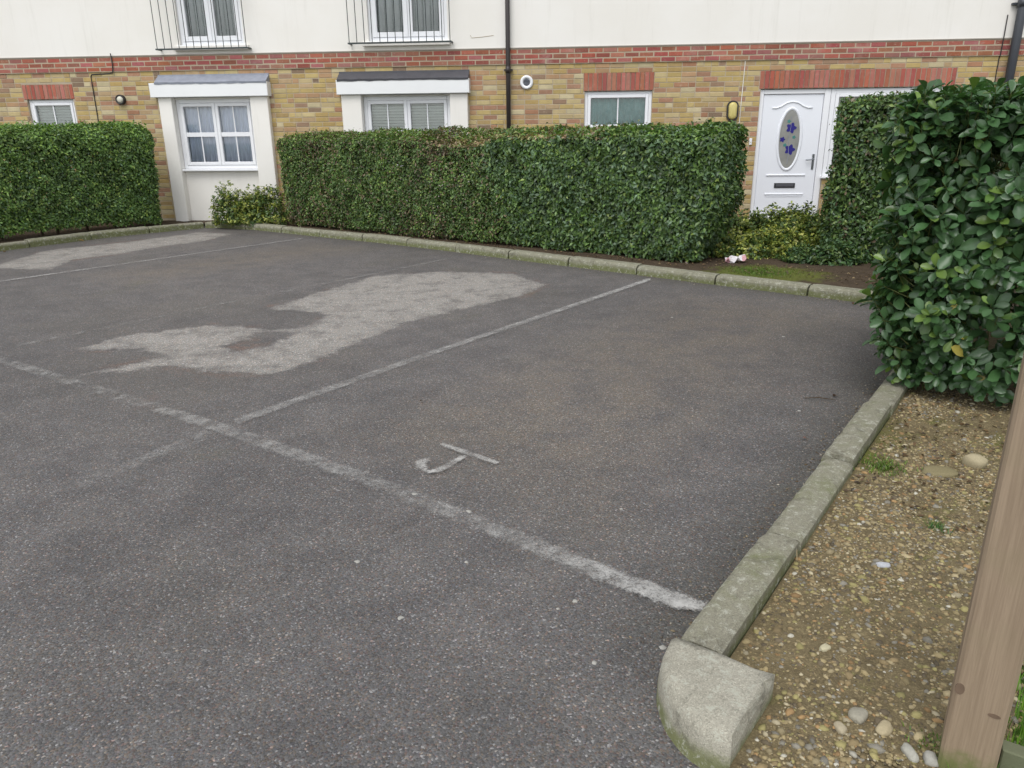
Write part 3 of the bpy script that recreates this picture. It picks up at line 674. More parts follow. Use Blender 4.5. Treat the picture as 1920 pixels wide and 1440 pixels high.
# ground floor windows
window(-2.46, -1.63, 1.48, 2.085, BY + 0.04, 1, 1, label='small window over the hedge at the left edge', st=0.045, ft=0.05)
blind(-2.4, -1.69, 1.5, 2.02, BY + 0.125, 'blind_pale', 'pale blind in the small window above the left hedge')
def bay(s0, s1, pl, pr, f0, f1, lead, tag_):
    b = empty('bay_surround', parent=bld); b['label'] = tag_
    MB().box(s0, s0 + pl, 0, BY + 0.2, -0.05, 2.083, .008).build('pillar', 'render', b); MB().box(s1 - pr, s1, 0, BY + 0.2, -0.05, 2.083, .008).build('pillar', 'render', b)
    MB().box(s0 + pl - .01, s1 - pr + .01, 0.135, BY + 0.2, -0.05, 0.9).build('apron_panel', 'render', b)
    MB().box(s0 + pl, s1 - pr, 0.1, BY + .2, 2.055, 2.08).build('soffit', 'render', b)
    MB().box(f0, f1, -0.06, BY + 0.15, 2.085, 2.305, .006).build('fascia', 'fascia', b)
    k = MB(); n = 24; rr_ = random.Random(int(s0 * 10) + 9)
    prof = [(-0.066, 2.285), (-0.072, 2.315), (-0.05, 2.33), (BY - 0.012, 2.415), (BY - 0.01, 2.44), (BY + .02, 2.44), (BY + .02, 2.3)]
    x0, x1 = f0 + (0.10 if lead == 'lead_pale' else 0.02), f1 - 0.01
    for i in range(n + 1):
        x = x0 + (x1 - x0) * i / n
        for j, (y, z) in enumerate(prof): k.v.append((x, y, z + (rr_.uniform(-.006, .006) if j < 4 else 0)))
    m_ = len(prof)
    for i in range(n):
        for j in range(m_): k.f.append((i * m_ + j, (i + 1) * m_ + j, (i + 1) * m_ + (j + 1) % m_, i * m_ + (j + 1) % m_))
    k.f.append(tuple(range(m_))); k.f.append(tuple(n * m_ + j for j in range(m_))[::-1])
    k.build('lead_flashing', lead, b)
bay(-0.08, 1.80, 0.23, 0.30, -0.17, 1.84, 'lead_pale', 'cream pillared bay with pale lead flashing')
bay(3.04, 5.12, 0.33, 0.29, 2.99, 5.16, 'lead_dark', 'cream pillared bay with dark lead flashing')
window(0.155, 1.495, 0.935, 2.055, 0.13, 2, 1, [(0.5, 0.035)], label='tall window in the bay with blue-grey curtains')
curtain(0.22, 1.43, 1.0, 2.0, 0.215, 'curtain_blue', 'blue-grey curtains behind the tall bay window')
window(3.375, 4.825, 0.935, 2.055, 0.13, 2, 1, [(0.5, 0.035)], label='bay window with blinds behind the long hedge')
blind(3.44, 4.76, 1.0, 2.0, 0.215, 'blind_grey', 'grey-green slatted blinds in the bay with the dark roof')
window(7.0, 8.07, 1.48, 2.085, BY + 0.04, 1, 1, label='small window with teal curtain above the long hedge', ft=0.05, st=0.05)
curtain(7.06, 8.0, 1.5, 2.02, BY + 0.125, 'curtain_teal', 'teal curtain in the small window right of the downpipe', 9, 0.018)
window(10.845, 12.615, 0.76, 2.075, BY + 0.04, 2, 1, label='white window beside the front door', ft=0.07, sill=True)
curtain(10.95, 12.5, 0.85, 1.98, BY + 0.13, 'curtain_brown', 'pale curtain in the window beside the front door', 10)
# first floor french windows behind railings, and two plain windows above the frame
for i, (a, b, c, d) in enumerate(UP[:2]):
    window(a, b, c + .02, d, BY + 0.04, 2, 0, [(0.42, 0.014), (0.8, 0.014)], label=('french window over the bay with pale lead', 'french window over the bay with dark lead')[i], ft=0.06, st=0.075, name='french_window')
    curtain(a + .08, b - .08, c + .1, d - .08, BY + 0.15, 'curtain_grey', ('grey curtain in the upstairs window nearer the left edge', 'grey curtain in the upstairs window nearer the downpipe')[i], 8, 0.025)
for (a, b, c, d) in UP[2:]:
    window(a, b, c, d, BY + 0.04, 2, 0, [], ft=0.06)
def railing(s0, s1, z0, h, nb, label):
    t_ = empty('balcony_railing', W(s0, BY - 0.16, z0), WA); L = s1 - s0
    MB().box(-0.01, L + .01, -0.02, 0.02, 0, 0.022).build('bottom_rail', 'iron', t_); MB().box(-0.01, L + .01, -0.022, 0.022, h, h + 0.025).build('top_rail', 'iron', t_)
    bm_ = MB().tube([(0, 0, .022), (0, 0, h)], 0.0065, 6).me('bar'); bm_.materials.append(M['iron'])
    for i in range(nb): o = obj('bar', bm_, None, t_); o.location = (0.012 + (L - .024) * i / (nb - 1), 0, 0)
    for x in (0.0, L):
        for z in (0.012, h + 0.012): MB().box(x - .012, x + .012, 0.0225, 0.168, z - .01, z + .01).build('wall_bracket', 'iron', t_)
    return tag(t_, label, 'railing', 'iron railings outside the upstairs windows')
railing(0.06, 1.58, 2.80, 1.1, 13, 'thin dark iron railing outside the upstairs window nearer the left edge')
railing(3.25, 4.89, 2.83, 1.1, 14, 'thin dark iron railing outside the upstairs window nearer the downpipe')
for a, b, z in ((0.3, 1.56, 2.83), (3.45, 4.86, 2.835)): MB().box(a, b, BY - 0.07, BY + .04, z - 0.03, z + .035, .005).build('window_ledge', 'render', bld)

# front door
d0, d1, dz0, dz1 = DOOR
door = empty('front_door', parent=bld); door['label'] = 'white front door with an oval glass of blue flowers'
yf = BY + 0.035
k = MB(); k.box(d0, d0 + .065, yf, yf + .08, dz0, dz1 - .005, .006); k.box(d1 - .095, d1 - .002, yf, yf + .08, dz0, dz1 - .005, .006); k.box(d0 + .065, d1 - .095, yf + .0015, yf + .08, dz1 - .075, dz1 - .005, .006); k.build('door_frame', 'pvc', door)
l0, l1, lz0, lz1 = d0 + .07, d1 - .10, dz0 + .03, dz1 - .08; yl = yf + 0.022
MB().box(l0, l1, yl, yl + .05, lz0, lz1, .006).build('door_leaf', 'door', door)
MB().box(d0, d1, yf - 0.04, yf + .06, dz0 - .05, dz0 + .028, .006).build('threshold', 'pvc', door)
cx, cz = (l0 + l1) / 2 - 0.005, 1.325
MB().ring_y(cx, cz, 0.205, 0.49, 0.05, yl - 0.018, yl + .002, 40).build('oval_moulding', 'door', door, True)
og = MB().prism_y(ell(cx, cz, 0.168, 0.452, 40), yl - 0.004, yl + 0.001).build('oval_glass', 'frost', door)
def flower(fx, fz, r_, rot=0.0, mat='blue'):
    pts = []
    for i in range(30):
        a_ = 2 * math.pi * i / 30 + rot; q = r_ * (0.82 + 0.18 * math.cos(5 * a_)); pts.append((fx + q * math.cos(a_), fz + q * math.sin(a_)))
    MB().prism_y(pts, yl - 0.007, yl - 0.0042).build('stained_flower', mat, door)
flower(cx + 0.015, 1.50, 0.085, 0.3); flower(cx + 0.025, 1.17, 0.085, 0.9); flower(cx - 0.105, 1.325, 0.045, 0.2)
for fx, fz in ((cx - .06, 1.24), (cx + .07, 1.36), (cx - .03, 1.60)): flower(fx, fz, 0.03, 0.5, 'teal_leaf')
k = MB(); k.tube([(cx + .01 * math.sin(i), yl - .005, 0.95 + i * .08) for i in range(10)], 0.004, 5); k.build('lead_came', 'lead_pale', door)
# raised mouldings: arched brow above the oval, two rails round the letter plate
brow = [(cx - .31, 1.80), (cx - .24, 1.80), (cx - .17, 1.825), (cx - .09, 1.875), (cx, 1.893), (cx + .09, 1.875), (cx + .17, 1.825), (cx + .24, 1.80), (cx + .31, 1.80)]
MB().tube([(x, yl - .002, z) for x, z in brow], 0.013, 6).build('door_moulding', 'door', door, True)
for z in (0.775, 0.475): MB().box(cx - .31, cx + .31, yl - .014, yl + .004, z - .016, z + .016, .01).build('door_moulding', 'door', door)
for z in (0.44, 0.16):
    MB().box(cx - .29, cx + .29, yl - .008, yl + .004, z - .008, z + .008, .006).build('door_moulding', 'door', door)
lp = MB().box(cx - .165, cx + .165, yl - .014, yl + .002, 0.575, 0.65, .005).build('letter_plate', 'dark_gap', door)
MB().box(cx - .14, cx + .14, yl - .020, yl - .0145, 0.592, 0.633, .004).build('letter_flap', 'lead_dark', lp)
h_ = MB().box(l1 - .075, l1 - .04, yl - .012, yl + .002, 0.86, 1.10, .004).build('handle_plate', 'chrome', door)
MB().tube([(l1 - .058, yl - .014, 1.02), (l1 - .058, yl - .05, 1.02), (l1 - .08, yl - .055, 1.018), (l1 - .185, yl - .052, 1.01)], 0.011, 8).build('handle_lever', 'chrome', h_)

# things fixed to the wall
def pipe(s, r, z0, z1, mat, label, joints, y=None):
    y = BY - r - 0.025 if y is None else y; t_ = empty('downpipe', W(s, y), WA)
    MB().tube([(0, 0, z0), (0, 0, z1)], r, 14).build('pipe', mat, t_, True)
    for z in joints:
        MB().tube([(0, 0, z - .05), (0, 0, z + .05)], r * 1.17, 14).build('socket', mat, t_, True)
        MB().box(-r * 1.9, r * 1.9, r * .7, BY - .012 - y, z - .014, z + .014).build('clip', mat, t_)
    return tag(t_, label, 'downpipe')
pipe(5.78, 0.036, 0.05, ZT - .1, 'pipe_brown', 'slim dark brown downpipe between the bay window and the round vent', (0.9, 2.42, 4.2), y=BY - 0.075)
pipe(13.38, 0.062, 0.05, ZT - .1, 'pipe_grey', 'thick dark grey pipe above the large-leaved hedge', (0.9, 3.2, 4.8), y=BY - 0.11)
v = empty('wall_vent', W(6.07, BY - 0.002, 2.235), WA)
MB().ring_y(0, 0, 0.105, 0.105, 0.05, -0.03, 0.0, 28).build('rim', 'pvc', v, True); MB().prism_y(ell(0, 0, .06, .06, 20), -0.006, 0.0).build('duct', 'dark_gap', v)
for i in range(-2, 3): MB().box(-math.sqrt(.056 ** 2 - (i * .02) ** 2), math.sqrt(.056 ** 2 - (i * .02) ** 2), -0.016, -0.0065, i * .02 - .003, i * .02 + .003).build('louvre', 'lead_pale', v)
tag(v, 'round white vent beside the slim downpipe', 'vent')
v = empty('bulkhead_lamp', W(9.335, BY - 0.002, 1.765), WA)
def stadium(rx, rz, n=20): return [((rx) * math.cos(2 * math.pi * i / n), (rz - rx) * (1 if math.sin(2 * math.pi * i / n) >= 0 else -1) + rx * math.sin(2 * math.pi * i / n)) for i in range(n)]
MB().prism_y(stadium(.092, .155), -0.035, 0.0).build('housing', 'black', v)
k = MB()
for j, (q, y) in enumerate(((1.0, -0.0355), (.97, -.06), (.82, -.078), (.5, -.086))):
    k.v += [(x * q, y, z * (1 - (1 - q) * .5)) for x, z in stadium(.066, .13)]
for j in range(3):
    for i in range(20): k.f.append((j * 20 + i, j * 20 + (i + 1) % 20, (j + 1) * 20 + (i + 1) % 20, (j + 1) * 20 + i))
k.f.append(tuple(60 + i for i in range(20))); k.build('lens', 'lens', v, True)
tag(v, 'oval bulkhead lamp with yellowed lens left of the front door', 'lamp')
v = empty('round_wall_lamp', W(-0.77, BY - 0.002, 2.065), WA)
MB().ring_y(0, 0, 0.08, 0.08, 0.022, -0.06, 0.0, 24).build('rim', 'black', v, True)
k = MB()
for q, y in ((1.0, -0.03), (.85, -.055), (.5, -.07)): k.v += [(x * q, y, z * q) for x, z in ell(0, 0, .06, .06, 20)]
for j in range(2):
    for i in range(20): k.f.append((j * 20 + i, j * 20 + (i + 1) % 20, (j + 1) * 20 + (i + 1) % 20, (j + 1) * 20 + i))
k.f.append(tuple(40 + i for i in range(20))); k.build('lens', 'cream_plastic', v, True)
tag(v, 'small round black-rimmed wall lamp left of the tall bay', 'lamp')
def cable(pts, r, mat, label, y=BY - 0.006):
    t_ = MB().tube([(s, yy if yy is not None else y, z) for s, yy, z in pts], r, 6).build('wall_cable', mat); t_.location = WB; t_.rotation_euler = (0, 0, WA); return tag(t_, label, 'cable')
cable([(9.475, None, 2.49), (9.468, None, 2.1), (9.462, None, 1.8), (9.455, None, 1.2), (9.455, None, 0.3)], 0.007, 'white_cable', 'thin white cable running down between lamp and front door')
cable([(-1.26, None, 1.2), (-1.245, None, 1.8), (-1.24, None, 2.43), (-1.22, None, 2.465), (-0.9, None, 2.475), (-0.83, BY - .03, 2.49), (-0.81, BY - .035, 2.6), (-0.81, BY - 0.04, 2.78)], 0.009, 'black', 'dark cable stepping up the wall above the left hedge')
cable([(13.24, BY - .017, 3.06), (13.235, BY - .03, 2.76), (13.23, BY - .03, 2.5), (13.23, None, 2.46), (13.23, None, 1.2)], 0.008, 'black', 'thin dark cable beside the thick grey pipe')
v = empty('doorbell', W(9.66, BY - 0.003, 1.30), WA)
MB().box(-.02, .02, -.02, 0, -.05, .05, .004).build('bell_case', 'pvc', v); MB().prism_y(ell(0, -.01, .01, .01, 12), -.024, -.0205).build('bell_push', 'cream_plastic', v); tag(v, 'small white doorbell beside the front door', 'doorbell')

# ------------------------------------------------------------------ foliage
def rounded_box(n, L, D, z0, z1, r, faces):
    """points and normals on a rounded box; faces: weights for front, top, end0, end1, back"""
    H = z1 - z0; area = np.array([L * H, L * D, D * H, D * H, L * H]) * np.array(faces); cnt = rng.multinomial(n, area / area.sum())
    out = []
    for i, c in enumerate(cnt):
        a, b = rng.random(c), rng.random(c)
        if i == 0: p = np.c_[a * L, np.zeros(c), z0 + b * H]
        elif i == 1: p = np.c_[a * L, b * D, np.full(c, z1)]
        elif i == 2: p = np.c_[np.zeros(c), a * D, z0 + b * H]
        elif i == 3: p = np.c_[np.full(c, L), a * D, z0 + b * H]
        else: p = np.c_[a * L, np.full(c, D), z0 + b * H]
        out.append(p)
    p = np.concatenate(out); q = np.clip(p, [r, r, z0 + r], [L - r, D - r, z1 - r]); nrm = p - q; nrm /= np.linalg.norm(nrm, axis=1)[:, None] + 1e-9
    return q + r * nrm, nrm
def frames(nrm, spread, droop=0.0):
    """leaf axes (tip direction t, face normal f, side b) around outward normals"""
    n = len(nrm); f = nrm + rng.normal(0, spread, (n, 3)); f[:, 2] += 0.25; f /= np.linalg.norm(f, axis=1)[:, None]
    t = rng.normal(0, 1, (n, 3)) + nrm * 0.7; t[:, 2] += droop; t -= f * (t * f).sum(1)[:, None]; t /= np.linalg.norm(t, axis=1)[:, None] + 1e-9
    return t, f, np.cross(f, t)
def small_leaves(P, t, f, b, ln, wd, col):
    """six-vertex folded leaves, four triangles each"""
    n = len(P); ln = ln[:, None]; wd = wd[:, None]
    v = np.stack([P, P + t * ln * .5 + b * wd * .5 + f * wd * .16, P + t * ln * .45 - f * ln * .02, P + t * ln * .5 - b * wd * .5 + f * wd * .16, P + t * ln - f * ln * .14], 1).reshape(-1, 3)
    o = np.arange(n)[:, None] * 5; F = np.concatenate([o + [0, 2, 1], o + [1, 2, 4], o + [0, 3, 2], o + [3, 4, 2]])
    return v, F, np.repeat(col, 5, 0)
def palette(n, cols, wts, var=0.38):
    c = np.array(cols)[rng.choice(len(cols), n, p=np.array(wts) / sum(wts))]; return c * rng.uniform(1 - var, 1 + var, (n, 1))
def twigs(root, L, D, z0, z1, n, seed):
    r = random.Random(seed); nst = max(3, int(L / 0.45))
    for i in range(nst):
        x = .12 + (L - .6) * (i + .5) / nst + r.uniform(-.1, .1); y = D * .5 + r.uniform(-.08, .08); k = MB()
        k.tube([(x, y, -0.03), (x + r.uniform(-.04, .04), y, z0 + .25 * (z1 - z0)), (x + r.uniform(-.1, .1), y + r.uniform(-.1, .1), z0 + .8 * (z1 - z0))], [.022, .017, .007], 6)
        for j in range(n):
            h = r.uniform(.1, .75); a_ = r.uniform(0, 6.28); l_ = r.uniform(.2, .42)
            bx, by, bz = x, y, z0 + h * (z1 - z0); ex = min(max(bx + l_ * math.cos(a_), .06), L - .06); ey = min(max(by + l_ * math.sin(a_), .06), D - .06)
            k.tube([(bx, by, bz), ((bx + ex) / 2, (by + ey) / 2, bz + .1), (ex, ey, min(bz + .25, z1 - .05))], [.009, .006, .003], 4)
        k.build('stem', 'twig', root)
def hedge(name, O, e1, L, D, z0, z1, n, faces, cols_fn, label, ln=(0.03, 0.05), asp=0.5, r=0.12, lump=0.035, mat='leaf_small', spread=0.55, depth=0.16, seed=1, taper=0.0, slope=0.0, dip=(0, 1, 0), endt=0.0):
    rz = math.atan2(e1[1], e1[0]); root = empty(name, (O[0], O[1], 0.05), rz)
    P, nr = rounded_box(n, L, D, z0, z1, r, faces)
    cl = fbm(P, 26, seed + 40, 3); P = P + nr * (lump * fbm(P, 5.0, seed, 3) + 0.6 * lump * fbm(P, 1.4, seed + 5, 2) + 0.024 * cl)[:, None]
    stray = rng.random(n) < .012; P = P + nr * (stray * rng.uniform(.02, .07, n))[:, None]
    inner = np.where(rng.random(n) < .72, rng.random(n) ** 2 * depth, rng.uniform(.4, 1, n) * 2.2 * depth); P = P - nr * inner[:, None]
    hz = (P[:, 2] - z0) / (z1 - z0)
    if slope: P[:, 2] += hz * (slope * (P[:, 1] / D - .15) - dip[2] * np.exp(-((P[:, 0] - dip[0]) / dip[1]) ** 4) * np.clip(1 - P[:, 1] / (.7 * D), 0, 1))
    P[:, 1] += taper * np.clip(0.5 - hz, 0, 1)
    P[:, 0] = np.where(P[:, 0] > L * .8, P[:, 0] - taper * np.clip(0.5 - hz, 0, 1) * (P[:, 0] / L - .8) * 5 * 1.2 - endt * np.clip(.5 - hz, 0, 1) * np.clip((P[:, 0] - L + .8) / .8, 0, 1), P[:, 0])
    t, f, b = frames(nr, spread); lens = rng.uniform(ln[0], ln[1], n); sc = 1.0
    c, s_ = cols_fn(P, nr, inner); lens = lens * s_ * np.where(inner > depth, 1.7, 1.0); c = c * np.clip(1.05 + .28 * cl + .22 * fbm(P, 9, seed + 60, 2), .5, 1.7)[:, None]
    ns = int(L * 26); bx = rng.uniform(.05, L - .05, ns); by = rng.uniform(.02, D * .6, ns) ** 1.0; bz = z1 + (slope * (by / D - .15) - dip[2] * np.exp(-((bx - dip[0]) / dip[1]) ** 4) * np.clip(1 - by / (.7 * D), 0, 1) if slope else 0) + lump * .2
    hh = rng.uniform(.015, .075, ns) ** 1.0; kk = rng.random((ns, 7)); lean = rng.normal(0, .35, (ns, 1, 2)); SP = np.c_[(bx[:, None] + lean[..., 0] * hh[:, None] * kk).ravel(), (by[:, None] + lean[..., 1] * hh[:, None] * kk).ravel(), (bz[:, None] + hh[:, None] * kk - .01).ravel()]
    m7 = len(SP); t2, f2, b2 = frames(np.tile([[0, 0, 1.0]], (m7, 1)), .8); l2 = rng.uniform(ln[0], ln[1], m7); c2, _ = cols_fn(SP, np.tile([[0, -1.0, 0]], (m7, 1)), np.zeros(m7))
    P = np.concatenate([P, SP]); t = np.concatenate([t, t2]); f = np.concatenate([f, f2]); b = np.concatenate([b, b2]); lens = np.concatenate([lens, l2]); c = np.concatenate([c, c2 * 1.25])
    v, F, col = small_leaves(P, t, f, b, lens, lens * asp, c)
    o = obj('foliage', np_mesh('foliage', v, F, col, mat), None, root); o['kind'] = 'stuff'
    twigs(root, L, D, z0, z1, 5, seed)
    return tag(root, label, 'hedge')
G_DARK, G_MID, G_YEL, G_BLUE, G_BRN = (0.038, 0.076, 0.022), (0.066, 0.12, 0.034), (0.12, 0.175, 0.045), (0.058, 0.105, 0.058), (0.115, 0.09, 0.06)
def cols_mid(P, nr, inner):
    n = len(P); x = P[:, 0] + 0.35 * fbm(P, 2.0, 31, 3); big = np.clip((x - 4.2) / 0.35, 0, 1)
    a = palette(n, [G_DARK, G_MID, G_YEL, G_BRN], [30, 46, 12, 10]); bb = palette(n, [G_DARK, G_MID, G_BLUE, G_YEL], [26, 40, 34, 5])
    c = np.where((rng.random(n) < big)[:, None], bb, a)
    twiggy = np.clip(fbm(P, 3.0, 77, 3) + 0.15, 0, 1) * (1 - big); c = np.where((rng.random(n) < twiggy * .55)[:, None], palette(n, [G_BRN, (0.06, 0.05, 0.03)], [1, 1]), c)
    top = nr[:, 2] > .7; br = np.clip(fbm(P, 2.2, 13, 3) * .9 + .2, 0, 1)
    c = np.where((top & (rng.random(n) < br))[:, None], palette(n, [(0.20, 0.15, 0.10), (0.15, 0.12, 0.08), (0.24, 0.20, 0.12), (0.13, 0.16, 0.06)], [3, 3, 2, 3]), c)
    fresh = (P[:, 2] > 1.33) & (rng.random(n) < .25); c = np.where(fresh[:, None], palette(n, [(0.08, 0.15, 0.03), (0.11, 0.17, 0.05)], [1, 1]), c)
    return c * [1.48, 1.38, 1.25], 1.0 + 0.45 * big
hl = Vector((-3.7, 12.36, 0)); hr = Vector((2.20, 8.05, 0)); e = (hr - hl)
hedge('hedge', hl, e, e.length, 0.72, 0.02, 1.39, 170000, (1, 1, 1, 1, .12), cols_mid, 'long clipped hedge behind the mossy kerb, between tall bay and front door', ln=(.03, .05), r=.09, lump=.03, seed=4, taper=.22, slope=.11, dip=(3.65, .62, .10), endt=.30)
def cols_left(P, nr, inner):
    n = len(P); lift = np.array([1.8, 1.7, 1.5]); c = palette(n, [G_DARK, G_MID, G_YEL, G_BLUE], [30, 46, 9, 10]); y = np.clip(fbm(P, 2.2, 18, 3) * .5 + (P[:, 2] > 1.2) * .25 + .1, 0, 1)
    return np.where((rng.random(n) < y)[:, None], palette(n, [(0.09, 0.16, 0.035), (0.13, 0.20, 0.05), (0.075, 0.135, 0.045)], [3, 1, 3]), c) * lift, np.full(n, 1.2)
hedge('hedge', Vector((-8.63, 8.64, 0)), A, 5.0, 0.8, 0.02, 1.57, 100000, (1, 1, .2, 1, .1), cols_left, 'clipped hedge at the left edge, under the small window', ln=(.03, .052), r=.2, lump=.05, seed=14, taper=.06, slope=.06)
def cols_rb(P, nr, inner):
    n = len(P); return palette(n, [G_DARK, G_MID, G_BLUE, G_YEL, G_BRN], [26, 40, 20, 9, 5]) * [1.25, 1.2, 1.1], np.full(n, 1.15)
hedge('hedge', Vector((3.52, 8.58, 0)), B, 2.3, 1.6, 0.02, 1.72, 62000, (1, 1, 1, .1, .1), cols_rb, 'tall hedge right of the front door, behind the large-leaved one', ln=(.034, .058), r=.10, lump=.05, seed=24, taper=.1, slope=.05)

def shrub(cx, cy, rx, ry, h, n, cols, wts, label, ln=(.032, .058), seed=1, gold=.62):
    """a loose shrub: many leafy shoots fanning from low lobes"""
    root = empty('variegated_shrub', (cx, cy, 0.05)); r = np.random.default_rng(seed); nsh_ = n // 14
    lob = r.uniform(-1, 1, (7, 2)) * [.62, .5]; lh = r.uniform(.55, 1, 7); lh[0] = 1; li = r.integers(0, 7, nsh_)
    u = r.normal(size=(nsh_, 3)); u /= np.linalg.norm(u, axis=1)[:, None]; u[:, 2] = np.abs(u[:, 2]); rad = r.uniform(.55, 1.05, nsh_) ** .6
    tip = np.c_[(lob[li, 0] + u[:, 0] * rad * .55) * rx, (lob[li, 1] + u[:, 1] * rad * .6) * ry, (.10 + u[:, 2] * rad * .9) * h * lh[li]]
    ax = u + [0, 0, .5]; ax /= np.linalg.norm(ax, axis=1)[:, None]
    k_ = r.random((nsh_, 14)); P = (tip[:, None, :] - ax[:, None, :] * (k_[..., None] * .11)).reshape(-1, 3) + r.normal(0, .008, (nsh_ * 14, 3)); P[:, 2] = np.maximum(P[:, 2], .012)
    nr = np.repeat(ax, 14, 0); nn_ = len(P); t, f, b = frames(nr, .6); lens = r.uniform(*ln, nn_)
    sg = np.repeat(r.random(nsh_) < gold, 14) & (r.random(nn_) < .85); c = np.where(sg[:, None], palette(nn_, cols, wts), palette(nn_, [G_MID, (0.08, 0.135, 0.035), (0.11, 0.16, 0.045)], [4, 4, 3]))
    v, F, col = small_leaves(P, t, f, b, lens, lens * .55, c); o = obj('foliage', np_mesh('foliage', v, F, col, 'leaf_small'), None, root); o['kind'] = 'stuff'
    rr_ = random.Random(seed)
    for i in range(6):
        q = lob[i] * [rx, ry]; MB().tube([(q[0] * .2, q[1] * .2, -.03), (q[0] * .7, q[1] * .7, h * .2), (q[0], q[1], h * lh[i] * .55)], [.010, .008, .004], 5).build('stem', 'twig', root)
    return tag(root, label, 'shrub')
GOLD = [(0.36, 0.38, 0.08), (0.25, 0.30, 0.06), (0.46, 0.46, 0.14), (0.16, 0.21, 0.05)]
shrub(-4.24, 12.64, 0.68, 0.28, 0.74, 13000, GOLD, [2, 4, 1, 3], 'yellow-green shrub in front of the tall bay window', seed=3)
shrub(3.15, 9.55, 0.92, 0.5, 0.56, 19000, GOLD, [1.5, 4, .7, 5], 'spreading yellow-green shrub right in front of the front door', seed=4)
shrub(2.9, 8.86, 0.86, 0.36, 0.38, 16000, GOLD, [3, 4, 2, 2], 'low yellow-green shrub behind the crumpled wrapper', ln=(.035, .06), seed=5)
shrub(3.55, 8.25, 0.46, 0.28, 0.28, 5000, [(0.06, 0.12, 0.04), (0.045, 0.09, 0.04), (0.12, 0.17, 0.04)], [3, 3, 1], 'low darker green shrub at the foot of the tall hedge', ln=(.035, .06), seed=6)

# large-leaved evergreen hedge, near right: whorls of spoon-shaped leaves at the shoot tips
LS = np.array([0.0, 0.10, 0.28, 0.50, 0.70, 0.86, 0.96, 1.0]); LW = np.array([0.04, 0.05, 0.22, 0.42, 0.5, 0.42, 0.22, 0.0])
LS2 = np.array([0.0, 0.12, 0.4, 0.7, 0.92, 1.0]); LW2 = np.array([0.04, 0.06, 0.34, 0.5, 0.32, 0.0])
def big_leaf_template(LS, LW, qs):
    V = []; Fq = []; Cw = []
    for s, wd in zip(LS, LW):
        zc = -0.26 * s ** 2; cup = 0.42
        for q in qs:
            V.append((s, q * wd * 0.54, zc + cup * (abs(q) * wd * .54) - (0.012 if q == 0 else 0))); Cw.append(1.25 if q == 0 else 1.0 if abs(q) < 1 else 1.12)
    for i in range(len(LS) - 1):
        for j in range(len(qs) - 1): Fq.append((i * len(qs) + j, (i + 1) * len(qs) + j, (i + 1) * len(qs) + j + 1, i * len(qs) + j + 1))
    return np.array(V), np.array(Fq), np.array(Cw)
TV, TF, TC = big_leaf_template(LS, LW, (-1, -.5, 0, .5, 1)); TV2, TF2, TC2 = big_leaf_template(LS2, LW2, (-1, 0, 1))
bh = empty('large_leaved_hedge', (1.893, 3.95, 0.05), math.atan2(B.y, B.x)); BL, BD, BZ = 1.7, 2.4, 1.585
tag(bh, 'tall hedge of large glossy rounded leaves overhanging the kerb, nearest right', 'hedge')
nsh = 3600
P, nr = rounded_box(nsh, BL, BD, 0.02, BZ, 0.15, (1, 1, 1, .1, .05))
keep = (P[:, 2] > 0.05); P, nr = P[keep], nr[keep]; nsh = len(P)
P = P + nr * (0.055 * fbm(P, 4.5, 91, 3) + 0.03 * fbm(P, 11, 92, 2))[:, None]
lo = np.clip((0.55 - P[:, 2]) / 0.55, 0, 1); P[:, 1] += 0.10 * lo ** 1.5; P[:, 0] += 0.2 * lo ** 1.5 * (P[:, 0] < 0.8)
hi = np.clip((P[:, 2] - 1.25) / 0.45, 0, 1); P[:, 0] += 0.03 * hi ** 2 * (P[:, 0] < 0.6)
din = rng.random(nsh) ** 1.5 * 0.32; P = P - nr * din[:, None]
LV, LM, LCol = [], [], []; SHV, SHF = [], []
for i in range(nsh):
    ax = Vector(nr[i]) + Vector((0, 0, 0.75)) + Vector(rng.normal(0, .28, 3)); ax.normalize()
    e1_ = ax.orthogonal().normalized(); e2_ = ax.cross(e1_); nl_ = rng.integers(5, 9); ph = rng.uniform(0, 6.28); young = din[i] < 0.05 and rng.random() < .22
    a0_ = Vector(P[i]) - ax * .16; b0_ = Vector(P[i]) + ax * .012; k_ = len(SHV)
    for q_ in ((a0_, .0035), (b0_, .002)):
        for w_ in range(3): SHV.append(tuple(q_[0] + (e1_ * math.cos(w_ * 2.094) + e2_ * math.sin(w_ * 2.094)) * q_[1]))
    for w_ in range(3): SHF.append((k_ + w_, k_ + (w_ + 1) % 3, k_ + 3 + (w_ + 1) % 3, k_ + 3 + w_))
    szs = rng.uniform(.55, 1.2)
    for j in range(nl_):
        lay = j / nl_; a_ = ph + j * 2.4; op = R(82 - 50 * lay + rng.uniform(-14, 14)); rad = (e1_ * math.cos(a_) + e2_ * math.sin(a_))
        td = (rad * math.sin(op) + ax * math.cos(op)).normalized(); fn = (ax * math.sin(op) - rad * math.cos(op)); fn = (fn + Vector(rng.normal(0, .18, 3))).normalized()
        bd = fn.cross(td).normalized(); fn = td.cross(bd)
        ln_ = szs * rng.uniform(.074, .112) * (1 - .25 * lay); base = Vector(P[i]) - ax * (0.05 * (1 - lay)) + rad * 0.004
        LM.append((base, td, bd, fn, ln_))
        g_ = (0.041, 0.09, 0.032) if rng.random() < .6 else (0.055, 0.106, 0.046)
        if young and lay > .6: g_ = (0.10, 0.16, 0.036)
        elif rng.random() < .08: g_ = (0.065, 0.12, 0.03)
        if rng.random() < .008: g_ = (0.26, 0.22, 0.05) if rng.random() < .6 else (0.14, 0.08, 0.04)
        vv = rng.uniform(.65, 1.4); LCol.append(tuple(q * vv for q in g_))
